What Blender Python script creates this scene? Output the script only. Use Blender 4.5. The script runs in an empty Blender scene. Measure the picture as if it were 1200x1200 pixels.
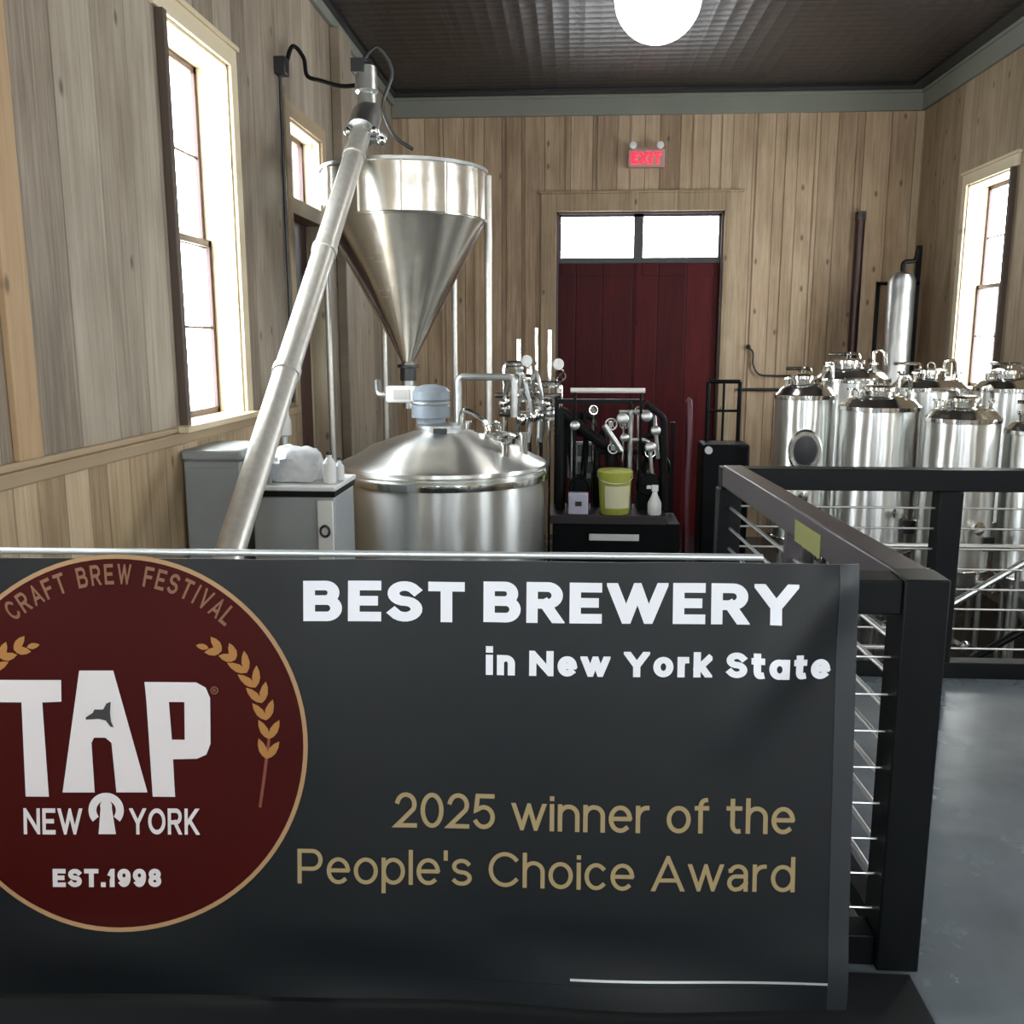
import bpy, bmesh, math, random
from mathutils import Vector, Matrix, noise
random.seed(7)
S = bpy.context.scene
C = S.collection
R = math.radians

# ---------------------------------------------------------------- camera, world, exposure
cam_d = bpy.data.cameras.new('camera'); cam = bpy.data.objects.new('camera', cam_d); C.objects.link(cam)
cam_d.sensor_width = 36; cam_d.lens = 36*1100/1200; cam_d.clip_start = .05
cam.location = (0, 0, 1.5); cam.rotation_euler = (R(90-10.305), 0, R(3.685))
S.camera = cam
W = bpy.data.worlds.new('overcast_sky'); S.world = W; W.use_nodes = True
bg = W.node_tree.nodes['Background']; bg.inputs[0].default_value = (.93, .96, 1, 1); bg.inputs[1].default_value = 22.0
S.view_settings.view_transform = 'Standard'; S.view_settings.look = 'None'
S.view_settings.gamma = 1; S.view_settings.use_curve_mapping = False
S.view_settings.exposure = 0.25
S.cycles.max_bounces = 8; S.cycles.diffuse_bounces = 4; S.cycles.glossy_bounces = 4; S.cycles.transparent_max_bounces = 8
S.cycles.sample_clamp_indirect = 6; S.cycles.use_denoising = True
S.cycles.caustics_reflective = False; S.cycles.caustics_refractive = False
GLOBE = 8.0
def portal(loc, rot, sx, sy):
    l = bpy.data.lights.new('window_daylight', 'AREA'); l.shape = 'RECTANGLE'; l.size = sx; l.size_y = sy
    l.cycles.is_portal = True
    o = bpy.data.objects.new('window_daylight', l); C.objects.link(o); o.location = loc; o.rotation_euler = rot

# ---------------------------------------------------------------- dimensions
XL, XR, YB, YF = -2.35, 4.3, 12.6, -4.0
ZC, ZL = 4.57, -1.1            # ceiling, lower brewery floor (the near floor is z = 0)
WT = .27                        # wall thickness

# ---------------------------------------------------------------- materials
def mat(name, col=(.5,.5,.5), rough=.5, metal=0, emit=0, ecol=None, noise_amt=0, nscale=8, bump=0, bscale=60, spec=None, aniso=0, coat=0):
    m = bpy.data.materials.new(name); m.use_nodes = True; nt = m.node_tree; p = nt.nodes['Principled BSDF']
    p.inputs['Base Color'].default_value = (*col, 1); p.inputs['Roughness'].default_value = rough; p.inputs['Metallic'].default_value = metal
    if spec is not None: p.inputs['Specular IOR Level'].default_value = spec
    if aniso: p.inputs['Anisotropic'].default_value = aniso
    if coat: p.inputs['Coat Weight'].default_value = coat
    if emit: p.inputs['Emission Color'].default_value = (*(ecol or col), 1); p.inputs['Emission Strength'].default_value = emit
    tc = nt.nodes.new('ShaderNodeTexCoord')
    if noise_amt:
        n = nt.nodes.new('ShaderNodeTexNoise'); n.inputs['Scale'].default_value = nscale; n.inputs['Detail'].default_value = 5
        nt.links.new(tc.outputs['Object'], n.inputs['Vector'])
        mx = nt.nodes.new('ShaderNodeMix'); mx.data_type = 'RGBA'
        mx.inputs[6].default_value = (*[c*(1-noise_amt) for c in col], 1); mx.inputs[7].default_value = (*[min(1, c*(1+noise_amt)) for c in col], 1)
        nt.links.new(n.outputs['Fac'], mx.inputs[0]); nt.links.new(mx.outputs[2], p.inputs['Base Color'])
        mr = nt.nodes.new('ShaderNodeMapRange'); mr.inputs[3].default_value = max(.02, rough*(1-noise_amt)); mr.inputs[4].default_value = min(1, rough*(1+noise_amt))
        nt.links.new(n.outputs['Fac'], mr.inputs[0]); nt.links.new(mr.outputs[0], p.inputs['Roughness'])
    if bump:
        n2 = nt.nodes.new('ShaderNodeTexNoise'); n2.inputs['Scale'].default_value = bscale; n2.inputs['Detail'].default_value = 3
        nt.links.new(tc.outputs['Object'], n2.inputs['Vector'])
        b = nt.nodes.new('ShaderNodeBump'); b.inputs['Strength'].default_value = bump; b.inputs['Distance'].default_value = .01
        nt.links.new(n2.outputs['Fac'], b.inputs['Height']); nt.links.new(b.outputs[0], p.inputs['Normal'])
    return m

def wood(name, axis, cols, bw=.2, groove=.5, rough=.6, grain=1.0, spec=.5):
    """vertical boards of uneven width running up z; axis = world axis across the boards"""
    m = bpy.data.materials.new(name); m.use_nodes = True; nt = m.node_tree; p = nt.nodes['Principled BSDF']; N = nt.nodes.new; L = nt.links.new
    tc = N('ShaderNodeTexCoord'); sp = N('ShaderNodeSeparateXYZ'); L(tc.outputs['Object'], sp.inputs[0])
    u = sp.outputs[axis]; z = sp.outputs[2]
    def math_(op, a, b=None):
        n = N('ShaderNodeMath'); n.operation = op
        for i, v in enumerate((a, b)):
            if v is None: continue
            if isinstance(v, (int, float)): n.inputs[i].default_value = v
            else: L(v, n.inputs[i])
        return n.outputs[0]
    v1 = N('ShaderNodeTexVoronoi'); v1.voronoi_dimensions = '1D'; v1.inputs['Scale'].default_value = 1/bw; v1.inputs['Randomness'].default_value = .75; L(u, v1.inputs['W'])
    v2 = N('ShaderNodeTexVoronoi'); v2.voronoi_dimensions = '1D'; v2.feature = 'DISTANCE_TO_EDGE'; v2.inputs['Scale'].default_value = 1/bw; v2.inputs['Randomness'].default_value = .75; L(u, v2.inputs['W'])
    sc = N('ShaderNodeSeparateColor'); L(v1.outputs['Color'], sc.inputs[0])
    cb = N('ShaderNodeCombineXYZ'); L(math_('MULTIPLY', u, 26), cb.inputs[0]); L(math_('ADD', math_('MULTIPLY', z, .9), math_('MULTIPLY', sc.outputs[0], 40)), cb.inputs[1]); L(math_('MULTIPLY', sc.outputs[1], 30), cb.inputs[2])
    g = N('ShaderNodeTexNoise'); g.inputs['Scale'].default_value = 1.4; g.inputs['Detail'].default_value = 8; g.inputs['Roughness'].default_value = .68; g.inputs['Distortion'].default_value = .6; L(cb.outputs[0], g.inputs['Vector'])
    cb2 = N('ShaderNodeCombineXYZ'); L(math_('MULTIPLY', u, 3.2), cb2.inputs[0]); L(math_('MULTIPLY', z, 1.1), cb2.inputs[1]); L(math_('MULTIPLY', sc.outputs[2], 9), cb2.inputs[2])
    g2 = N('ShaderNodeTexNoise'); g2.inputs['Scale'].default_value = 1.3; g2.inputs['Detail'].default_value = 4; L(cb2.outputs[0], g2.inputs['Vector'])
    # knots
    cb3 = N('ShaderNodeCombineXYZ'); L(math_('MULTIPLY', u, 2.6), cb3.inputs[0]); L(math_('ADD', math_('MULTIPLY', z, 1.3), math_('MULTIPLY', sc.outputs[0], 7)), cb3.inputs[1])
    vk = N('ShaderNodeTexVoronoi'); vk.voronoi_dimensions = '2D'; vk.inputs['Scale'].default_value = 1.3; L(cb3.outputs[0], vk.inputs['Vector'])
    kn = N('ShaderNodeMapRange'); kn.inputs[1].default_value = .03; kn.inputs[2].default_value = .085; kn.inputs[3].default_value = 1; kn.inputs[4].default_value = 0; L(vk.outputs['Distance'], kn.inputs[0])
    mixv = math_('ADD', math_('ADD', math_('MULTIPLY', g.outputs['Fac'], .75*grain), math_('MULTIPLY', g2.outputs['Fac'], .45)), math_('MULTIPLY', math_('SUBTRACT', sc.outputs[0], .5), .28))
    mixv = math_('SUBTRACT', mixv, .10 + .375*(grain-1))
    cr = N('ShaderNodeValToRGB'); el = cr.color_ramp.elements
    el[0].position = .28; el[0].color = (*cols[0], 1); el[1].position = .72; el[1].color = (*cols[2], 1)
    e = cr.color_ramp.elements.new(.5); e.color = (*cols[1], 1); L(mixv, cr.inputs[0])
    mk = N('ShaderNodeMix'); mk.data_type = 'RGBA'; mk.inputs[7].default_value = (*[c*.35 for c in cols[0]], 1); ks = N('ShaderNodeSeparateColor'); L(vk.outputs['Color'], ks.inputs[0]); L(math_('MULTIPLY', math_('MULTIPLY', kn.outputs[0], .8), math_('GREATER_THAN', ks.outputs[0], .68)), mk.inputs[0]); L(cr.outputs[0], mk.inputs[6])
    gr = N('ShaderNodeMapRange'); gr.inputs[1].default_value = .0; gr.inputs[2].default_value = .035; gr.inputs[3].default_value = 1; gr.inputs[4].default_value = 0; L(v2.outputs['Distance'], gr.inputs[0])
    mg = N('ShaderNodeMix'); mg.data_type = 'RGBA'; mg.inputs[7].default_value = (*[c*.3 for c in cols[0]], 1); L(math_('MULTIPLY', gr.outputs[0], groove), mg.inputs[0]); L(mk.outputs[2], mg.inputs[6])
    L(mg.outputs[2], p.inputs['Base Color']); p.inputs['Roughness'].default_value = rough; p.inputs['Specular IOR Level'].default_value = spec
    b = N('ShaderNodeBump'); b.inputs['Strength'].default_value = .5; b.inputs['Distance'].default_value = .008
    L(math_('SUBTRACT', math_('MULTIPLY', g.outputs['Fac'], .35), gr.outputs[0]), b.inputs['Height']); L(b.outputs[0], p.inputs['Normal'])
    return m

def steel(name, col, rough, scale=(1.2, 1.2, 40), amt=.12, dent=.02, aniso=0):
    m = bpy.data.materials.new(name); m.use_nodes = True; nt = m.node_tree; p = nt.nodes['Principled BSDF']; N = nt.nodes.new; L = nt.links.new
    p.inputs['Base Color'].default_value = (*col, 1); p.inputs['Metallic'].default_value = 1
    tc = N('ShaderNodeTexCoord'); mp = N('ShaderNodeMapping'); mp.inputs['Scale'].default_value = scale; L(tc.outputs['Object'], mp.inputs[0])
    n = N('ShaderNodeTexNoise'); n.inputs['Scale'].default_value = 3; n.inputs['Detail'].default_value = 4; L(mp.outputs[0], n.inputs['Vector'])
    mr = N('ShaderNodeMapRange'); mr.inputs[3].default_value = rough*(1-amt); mr.inputs[4].default_value = rough*(1+amt); L(n.outputs['Fac'], mr.inputs[0]); L(mr.outputs[0], p.inputs['Roughness'])
    if aniso:
        p.inputs['Anisotropic'].default_value = aniso; p.inputs['Anisotropic Rotation'].default_value = .25; tg = N('ShaderNodeTangent'); tg.direction_type = 'RADIAL'; tg.axis = 'Z'; L(tg.outputs[0], p.inputs['Tangent'])
    n2 = N('ShaderNodeTexNoise'); n2.inputs['Scale'].default_value = 3.5; L(tc.outputs['Object'], n2.inputs['Vector'])
    b = N('ShaderNodeBump'); b.inputs['Strength'].default_value = 1; b.inputs['Distance'].default_value = dent; L(n2.outputs['Fac'], b.inputs['Height']); L(b.outputs[0], p.inputs['Normal'])
    return m

def glass(name):
    m = bpy.data.materials.new(name); m.use_nodes = True; nt = m.node_tree; nt.nodes.remove(nt.nodes['Principled BSDF'])
    t = nt.nodes.new('ShaderNodeBsdfTransparent'); t.inputs[0].default_value = (.93, .95, .95, 1)
    g = nt.nodes.new('ShaderNodeBsdfGlossy'); g.inputs['Roughness'].default_value = .02
    mx = nt.nodes.new('ShaderNodeMixShader'); mx.inputs[0].default_value = .05
    nt.links.new(t.outputs[0], mx.inputs[1]); nt.links.new(g.outputs[0], mx.inputs[2])
    nt.links.new(mx.outputs[0], nt.nodes['Material Output'].inputs[0])
    return m

def ceiling_tin():
    m = bpy.data.materials.new('pressed_tin'); m.use_nodes = True; nt = m.node_tree; p = nt.nodes['Principled BSDF']; N = nt.nodes.new; L = nt.links.new
    p.inputs['Base Color'].default_value = (.03, .022, .02, 1); p.inputs['Roughness'].default_value = .42; p.inputs['Metallic'].default_value = .3
    tc = N('ShaderNodeTexCoord')
    v = N('ShaderNodeTexVoronoi'); v.inputs['Scale'].default_value = 6.5; v.inputs['Randomness'].default_value = 0; L(tc.outputs['Object'], v.inputs['Vector'])
    w = N('ShaderNodeTexBrick'); w.inputs['Scale'].default_value = 1.6; w.offset = 0; w.inputs['Brick Width'].default_value = 1; w.inputs['Row Height'].default_value = 1; w.inputs['Mortar Size'].default_value = .03
    w.inputs['Color1'].default_value = (1,1,1,1); w.inputs['Color2'].default_value = (1,1,1,1); w.inputs['Mortar'].default_value = (0,0,0,1); L(tc.outputs['Object'], w.inputs['Vector'])
    a = N('ShaderNodeMath'); a.operation = 'ADD'; L(v.outputs['Distance'], a.inputs[0]); L(w.outputs['Fac'], a.inputs[1])
    b = N('ShaderNodeBump'); b.inputs['Strength'].default_value = .8; b.inputs['Distance'].default_value = .03; L(a.outputs[0], b.inputs['Height']); L(b.outputs[0], p.inputs['Normal'])
    return m

def concrete():
    m = bpy.data.materials.new('polished_concrete'); m.use_nodes = True; nt = m.node_tree; p = nt.nodes['Principled BSDF']; N = nt.nodes.new; L = nt.links.new
    tc = N('ShaderNodeTexCoord'); n = N('ShaderNodeTexNoise'); n.inputs['Scale'].default_value = 1.8; n.inputs['Detail'].default_value = 7; n.inputs['Roughness'].default_value = .6; L(tc.outputs['Object'], n.inputs['Vector'])
    cr = N('ShaderNodeValToRGB'); cr.color_ramp.elements[0].position = .3; cr.color_ramp.elements[0].color = (.06, .072, .082, 1); cr.color_ramp.elements[1].position = .7; cr.color_ramp.elements[1].color = (.12, .14, .155, 1)
    L(n.outputs['Fac'], cr.inputs[0]); L(cr.outputs[0], p.inputs['Base Color'])
    mr = N('ShaderNodeMapRange'); mr.inputs[3].default_value = .15; mr.inputs[4].default_value = .36; L(n.outputs['Fac'], mr.inputs[0]); L(mr.outputs[0], p.inputs['Roughness'])
    n2 = N('ShaderNodeTexNoise'); n2.inputs['Scale'].default_value = 5; L(tc.outputs['Object'], n2.inputs['Vector'])
    b = N('ShaderNodeBump'); b.inputs['Strength'].default_value = .3; b.inputs['Distance'].default_value = .01; L(n2.outputs['Fac'], b.inputs['Height']); L(b.outputs[0], p.inputs['Normal'])
    return m

M = {}
M['wall_side'] = wood('grey_board_side', 1, [(.165,.125,.088), (.295,.24,.178), (.42,.36,.28)], bw=.34, groove=.35)
M['wall_back'] = wood('tan_board_back', 0, [(.26,.17,.10), (.42,.30,.19), (.56,.43,.29)], bw=.28, groove=.7)
M['wall_right'] = wood('tan_board_right', 1, [(.22,.155,.095), (.36,.27,.175), (.50,.39,.27)], bw=.3, groove=.6)
M['wains'] = wood('honey_board', 1, [(.27,.18,.10), (.45,.33,.195), (.60,.47,.31)], bw=.22, groove=.6, rough=.5)
M['trimwood'] = wood('honey_trim', 0, [(.25,.17,.10), (.38,.28,.17), (.50,.39,.26)], bw=.6, groove=0)
M['casing'] = wood('cream_casing', 0, [(.50,.40,.25), (.66,.55,.37), (.76,.66,.47)], bw=.6, groove=0, rough=.5)
M['orange'] = wood('orange_casing', 1, [(.25,.14,.07), (.38,.24,.12), (.46,.31,.17)], bw=.6, groove=0)
M['crown'] = mat('sage_crown', (.21,.22,.185), .5, noise_amt=.12, nscale=3)
M['black_trim'] = mat('black_gloss_trim', (.008,.007,.010), .35)
M['tin'] = ceiling_tin(); M['floor'] = concrete()
M['lowfloor'] = mat('wet_dark_floor', (.03,.033,.035), .25, noise_amt=.3, nscale=3)
M['brown'] = mat('brown_edge', (.085,.06,.045), .6)
M['sash'] = mat('dark_red_sash', (.045,.014,.012), .4)
M['door'] = wood('maroon_door', 0, [(.040,.0025,.004), (.072,.0045,.0065), (.10,.008,.009)], bw=.33, groove=.7, rough=.55, spec=.2)
M['doorside'] = wood('maroon_door_side', 1, [(.03,.008,.008), (.05,.012,.010), (.07,.018,.014)], bw=.33, groove=.7, rough=.45)
M['glass'] = glass('window_glass')
M['steel'] = steel('brushed_steel', (.86,.87,.85), .30, dent=.006, aniso=.85)
M['steelw'] = steel('warm_hopper_steel', (.78,.74,.66), .26, dent=.006, aniso=.6)
M['polish'] = steel('polished_steel', (.80,.81,.79), .12, dent=.01)
M['dull'] = steel('dull_steel', (.50,.51,.50), .38)
M['galv'] = mat('galvanised_tube', (.62,.60,.55), .38, metal=.55, noise_amt=.2, nscale=25)
M['greybox'] = mat('grey_enamel', (.30,.325,.33), .4, noise_amt=.12, nscale=4)
M['greyblue'] = mat('blue_grey_motor', (.20,.235,.27), .4, noise_amt=.15)
M['blackm'] = mat('black_painted_steel', (.0022,.003,.0036), .42, noise_amt=.15, nscale=14, spec=.13)
M['railtop'] = mat('brown_black_rail', (.040,.032,.036), .33, noise_amt=.12, nscale=9, spec=.4)
M['cable'] = mat('steel_rod', (.55,.55,.54), .3, metal=.9)
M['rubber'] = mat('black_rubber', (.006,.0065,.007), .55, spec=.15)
M['vinyl'] = mat('charcoal_vinyl', (.0048,.0062,.0075), .42, noise_amt=.15, nscale=3, spec=.22)
M['backing'] = mat('pale_backing', (.45,.47,.48), .5)
M['hem'] = mat('charcoal_hem', (.012,.015,.018), .4, spec=.35)
M['white'] = mat('white_print', (.62,.63,.67), .5, spec=.2)
M['offwhite'] = mat('offwhite_print', (.50,.47,.47), .5, spec=.2)
M['gold'] = mat('gold_print', (.25,.19,.095), .45, spec=.2)
M['goldring'] = mat('gold_ring_print', (.28,.17,.085), .45, spec=.2)
M['tangold'] = mat('dull_gold_arc_print', (.16,.075,.042), .5, spec=.2)
M['wheat'] = mat('wheat_print', (.27,.125,.035), .5, spec=.2)
M['stemp'] = mat('wheat_stem_print', (.14,.04,.025), .5, spec=.2)
M['maroon'] = mat('maroon_print', (.034,.0022,.0016), .5, noise_amt=.25, nscale=2.5, spec=.08)
M['blackp'] = mat('black_print', (.01,.01,.012), .5)
M['opal'] = mat('opal_globe', (1,.98,.94), .3, emit=GLOBE, ecol=(1,.965,.90))
M['exitred'] = mat('exit_red', (.8,.02,.04), .4, emit=1.6, ecol=(1,.03,.06))
M['exithouse'] = mat('exit_housing', (.55,.30,.28), .5)
M['lens'] = mat('lamp_lens', (.8,.8,.8), .2)
M['plastic'] = mat('white_plastic', (.72,.73,.72), .4)
M['sack'] = mat('pale_sack', (.55,.56,.57), .55, noise_amt=.25, nscale=14, bump=.6, bscale=18)
M['yellow'] = mat('yellow_green_pail', (.40,.43,.07), .45)
M['label'] = mat('pale_label', (.68,.66,.45), .5)
M['lav'] = mat('lavender_box', (.55,.53,.66), .5)
M['dark'] = mat('dark_panel', (.02,.02,.022), .4)
M['redhose'] = mat('maroon_hose', (.075,.015,.024), .45)
M['sticker'] = mat('yellow_sticker', (.17,.17,.05), .5)
M['tube'] = mat('pale_tube', (.75,.70,.66), .3)
M['pole'] = mat('pale_aluminium', (.62,.66,.66), .3, metal=.7)

# ---------------------------------------------------------------- mesh helpers
class MB:
    def __init__(s): s.b = bmesh.new()
    def box(s, lo, hi, mx=None):
        x0,y0,z0 = lo; x1,y1,z1 = hi
        vs = [s.b.verts.new(v) for v in ((x0,y0,z0),(x1,y0,z0),(x1,y1,z0),(x0,y1,z0),(x0,y0,z1),(x1,y0,z1),(x1,y1,z1),(x0,y1,z1))]
        if mx is not None:
            for v in vs: v.co = mx @ v.co
        for f in ((3,2,1,0),(4,5,6,7),(0,1,5,4),(1,2,6,5),(2,3,7,6),(3,0,4,7)): s.b.faces.new([vs[i] for i in f])
        return s
    def bar(s, a, b, w, h, up=(0,0,1)):
        """rectangular bar from a to b; w across, h along up"""
        a = Vector(a); b = Vector(b); d = (b-a); n = d.normalized(); up = Vector(up); side = n.cross(up).normalized(); u = side.cross(n).normalized()
        vs = []
        for p in (a, b):
            for i, j in ((-1,-1),(1,-1),(1,1),(-1,1)): vs.append(s.b.verts.new(p + side*(i*w/2) + u*(j*h/2)))
        for f in ((3,2,1,0),(4,5,6,7),(0,1,5,4),(1,2,6,5),(2,3,7,6),(3,0,4,7)): s.b.faces.new([vs[i] for i in f])
        return s
    def ring(s, c, ax, r, n, ref=None):
        ax = Vector(ax).normalized(); ref = Vector(ref) if ref else (Vector((0,0,1)) if abs(ax.z) < .9 else Vector((1,0,0)))
        u = ax.cross(ref).normalized(); v = ax.cross(u).normalized()
        return [s.b.verts.new(Vector(c) + (u*math.cos(2*math.pi*i/n) + v*math.sin(2*math.pi*i/n))*r) for i in range(n)]
    def skin(s, rings, cap=True):
        for A, B in zip(rings, rings[1:]):
            n = len(A)
            for i in range(n): s.b.faces.new((A[i], A[(i+1) % n], B[(i+1) % n], B[i]))
        if cap:
            s.b.faces.new(rings[0][::-1]); s.b.faces.new(rings[-1])
    def cyl(s, a, b, r, r2=None, n=16):
        a = Vector(a); b = Vector(b); r2 = r if r2 is None else r2
        s.skin([s.ring(a, b-a, r, n), s.ring(b, b-a, r2, n)]); return s
    def tube(s, pts, r, n=10, smooth=6, rad=None):
        """round tube along points, corners rounded by Catmull-Rom (smooth steps)"""
        P = [Vector(p) for p in pts]
        if smooth > 1 and len(P) > 2:
            Q = []; E = [P[0]*2-P[1]] + P + [P[-1]*2-P[-2]]
            for i in range(1, len(E)-2):
                for k in range(smooth):
                    t = k/smooth; p0,p1,p2,p3 = E[i-1:i+3]
                    Q.append(.5*((2*p1) + (p2-p0)*t + (2*p0-5*p1+4*p2-p3)*t*t + (3*p1-p0-3*p2+p3)*t**3))
            Q.append(P[-1]); P = Q
        rings = []; ref = None
        for i, p in enumerate(P):
            d = (P[min(i+1, len(P)-1)] - P[max(i-1, 0)])
            if d.length < 1e-6: continue
            d.normalize()
            if ref is None: ref = Vector((0,0,1)) if abs(d.z) < .9 else Vector((1,0,0))
            u = d.cross(ref).normalized(); v = d.cross(u).normalized(); ref = -v if (-v).dot(ref) > 0 else v
            u = d.cross(ref).normalized(); v = d.cross(u).normalized()
            rr = r if rad is None else rad(i/(len(P)-1))
            rings.append([s.b.verts.new(p + (u*math.cos(2*math.pi*k/n)+v*math.sin(2*math.pi*k/n))*rr) for k in range(n)])
        s.skin(rings); return s
    def pipe(s, pts, r, n=10, bend=.05):
        """pipe with straight runs and rounded elbows"""
        P = [Vector(p) for p in pts]; Q = [P[0]]
        for i in range(1, len(P)-1):
            a = (P[i-1]-P[i]); c = (P[i+1]-P[i]); ra = min(bend, a.length*.45); rc = min(bend, c.length*.45)
            A = P[i]+a.normalized()*ra; B = P[i]+c.normalized()*rc
            for k in range(6):
                t = k/5; Q.append((1-t)**2*A + 2*t*(1-t)*P[i] + t*t*B)
        Q.append(P[-1]); return s.tube(Q, r, n, smooth=1)
    def lathe(s, prof, c=(0,0,0), n=40, ax=(0,0,1), cap=True):
        """prof = [(r, h)] along ax from c"""
        ax = Vector(ax).normalized(); c = Vector(c); rings = []
        for r, h in prof: rings.append(s.ring(c + ax*h, ax, max(r, 1e-4), n))
        s.skin(rings, cap); return s
    def sphere(s, c, r, sc=(1,1,1), n=16):
        bmesh.ops.create_uvsphere(s.b, u_segments=n, v_segments=max(6, n*2//3), radius=r, matrix=Matrix.Translation(c) @ Matrix.Diagonal((*sc, 1))); return s
    def torus(s, c, ax, r, rr, n=28, m=8):
        ax = Vector(ax).normalized(); ref = Vector((0,0,1)) if abs(ax.z) < .9 else Vector((1,0,0)); u = ax.cross(ref).normalized(); v = ax.cross(u)
        rings = []
        for i in range(n):
            a = 2*math.pi*i/n; d = u*math.cos(a)+v*math.sin(a)
            rings.append([s.b.verts.new(Vector(c)+d*(r+rr*math.cos(2*math.pi*k/m)) + ax*rr*math.sin(2*math.pi*k/m)) for k in range(m)])
        for i in range(n):
            A = rings[i]; B = rings[(i+1) % n]
            for k in range(m): s.b.faces.new((A[k], A[(k+1) % m], B[(k+1) % m], B[k]))
        return s
    def poly(s, pts, h, ax=2):
        """prism: pts 2D polygon extruded; used with ax=2 (z from h[0] to h[1])"""
        A = [s.b.verts.new((x, y, h[0])) for x, y in pts]; B = [s.b.verts.new((x, y, h[1])) for x, y in pts]; n = len(pts)
        s.b.faces.new(A[::-1]); s.b.faces.new(B)
        for i in range(n): s.b.faces.new((A[i], A[(i+1) % n], B[(i+1) % n], B[i]))
        return s
    def build(s, name, m, parent=None, bevel=0, origin=None):
        bmesh.ops.recalc_face_normals(s.b, faces=s.b.faces)
        me = bpy.data.meshes.new(name); s.b.to_mesh(me); s.b.free()
        if origin is not None: me.transform(Matrix.Translation(-Vector(origin)))
        for p in me.polygons: p.use_smooth = True
        me.set_sharp_from_angle(angle=R(35))
        me.materials.append(M[m]); o = bpy.data.objects.new(name, me); C.objects.link(o)
        if parent is not None:
            o.parent = parent
            if parent.get('_o') is not None and origin is None:
                me.transform(Matrix.Translation(-Vector(parent['_o'])))
        elif origin is not None: o.location = origin
        if bevel:
            b = o.modifiers.new('bevel', 'BEVEL'); b.width = bevel; b.segments = 2; b.limit_method = 'ANGLE'
        return o

def tag(o, label, cat, group=None):
    o['label'] = label; o['category'] = cat
    if group: o['group'] = group
    return o
def struct(o): o['kind'] = 'structure'; return o
def thing(name, loc, label, cat, group=None):
    """Empty at the base; parts are modelled in world coordinates and shifted to it"""
    o = bpy.data.objects.new(name, None); C.objects.link(o); o.location = loc; o.empty_display_size = .1
    o['_o'] = tuple(loc); return tag(o, label, cat, group)
def sthing(name, loc=(0,0,0)):
    o = bpy.data.objects.new(name, None); C.objects.link(o); o.location = loc; o['_o'] = tuple(loc); return struct(o)
def sub(mb, name, m, parent, root, bevel=0):
    """a sub-part: parent is a mesh whose mesh data is already shifted by root's origin"""
    o = mb.build(name, m, None, bevel); o.data.transform(Matrix.Translation(-Vector(root['_o']))); o.parent = parent; return o
def copy_tree(o, parent=None):
    c = o.copy(); C.objects.link(c); c.parent = parent
    for ch in list(o.children): copy_tree(ch, c)
    return c

# ---------------------------------------------------------------- walls with openings
def wall(name, axis, fixed0, fixed1, a0, a1, z0, z1, holes, m):
    """axis 'x': wall runs along X at Y fixed0..fixed1; axis 'y': runs along Y. holes = (a0,a1,z0,z1)"""
    b = MB(); cuts = sorted({a0, a1, *[h[0] for h in holes], *[h[1] for h in holes]})
    for p, q in zip(cuts, cuts[1:]):
        hs = sorted([(h[2], h[3]) for h in holes if h[0] <= p and h[1] >= q]); z = z0
        for lo, hi in hs + [(z1, z1)]:
            if lo > z + 1e-6:
                if axis == 'x': b.box((p, fixed0, z), (q, fixed1, lo))
                else: b.box((fixed0, p, z), (fixed1, q, lo))
            z = max(z, hi)
    return struct(b.build(name, m))

WZ0, WZ1 = 1.0, 3.33
LW = [(5.55, 6.62), (1.2, 2.3), (-2.3, -1.2)]           # windows in the left wall (from Y, to Y)
D2 = (7.95, 8.95)                                         # door in the left wall with a transom above
RW = [(9.95, 11.05), (6.0, 7.1), (2.0, 3.1), (-2.0, -.9)]
DB = (-.235, 1.905, 3.14)                                # back double door and transom
holesL = [(a, b, WZ0, WZ1) for a, b in LW] + [(D2[0], D2[1], ZL, 3.3)]
holesR = [(a, b, WZ0, 3.18) for a, b in RW]
wall('wall_left', 'y', XL-WT, XL, YF, YB+WT, ZL, ZC, holesL, 'wall_side')
wall('wall_right', 'y', XR, XR+WT, YF, YB+WT, ZL, ZC, holesR, 'wall_right')
wall('wall_back', 'x', YB, YB+WT, XL, XR, ZL, ZC, [(DB[0], DB[1], ZL, DB[2])], 'wall_back')
FW = [(-1.6, -.7), (.9, 1.7), (2.8, 3.7)]  # front windows behind the camera, added to light the room and streak the steel
wall('wall_front', 'x', YF-WT, YF, XL-WT, XR+WT, ZL, ZC, [(a, b, .9, 3.5) for a, b in FW], 'wall_back')
struct(MB().box((XL-WT, YF-WT, ZC), (XR+WT, YB+WT, ZC+.12)).build('ceiling', 'tin'))
struct(MB().box((XL-WT, YF-WT, ZL-.1), (XR+WT, YB+WT, ZL)).build('floor_lower', 'lowfloor'))
struct(MB().poly([(XL, YF), (XR, YF), (XR, 4.30), (.62, 4.30), (.775, 2.24), (XL, 2.24)], (ZL, 0)).build('floor', 'floor'))
# ceiling border and crown mouldings
b = MB(); bw = .24
b.box((XL, YF, ZC-.03), (XL+.10, YB, ZC)); b.box((XR-bw, YF, ZC-.03), (XR, YB, ZC)); b.box((XL+.10, YB-bw, ZC-.03), (XR-bw, YB, ZC))
struct(b.build('trim_1', 'black_trim'))
b = MB(); b.box((XL, YB-.05, ZC-.27), (XR, YB, ZC-.03)); b.box((XL, YB-.075, ZC-.07), (XR, YB-.05, ZC-.03)); struct(b.build('trim_2', 'crown', bevel=.008))
b = MB(); b.box((XR-.05, YF, ZC-.27), (XR, YB-.05, ZC-.03)); b.box((XR-.075, YF, ZC-.07), (XR-.05, YB-.075, ZC-.03)); struct(b.build('trim_3', 'crown', bevel=.008))
b = MB(); b.box((XL, YF, ZC-.13), (XL+.045, YB-.08, ZC-.03)); struct(b.build('trim_4', 'crown', bevel=.006))
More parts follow.
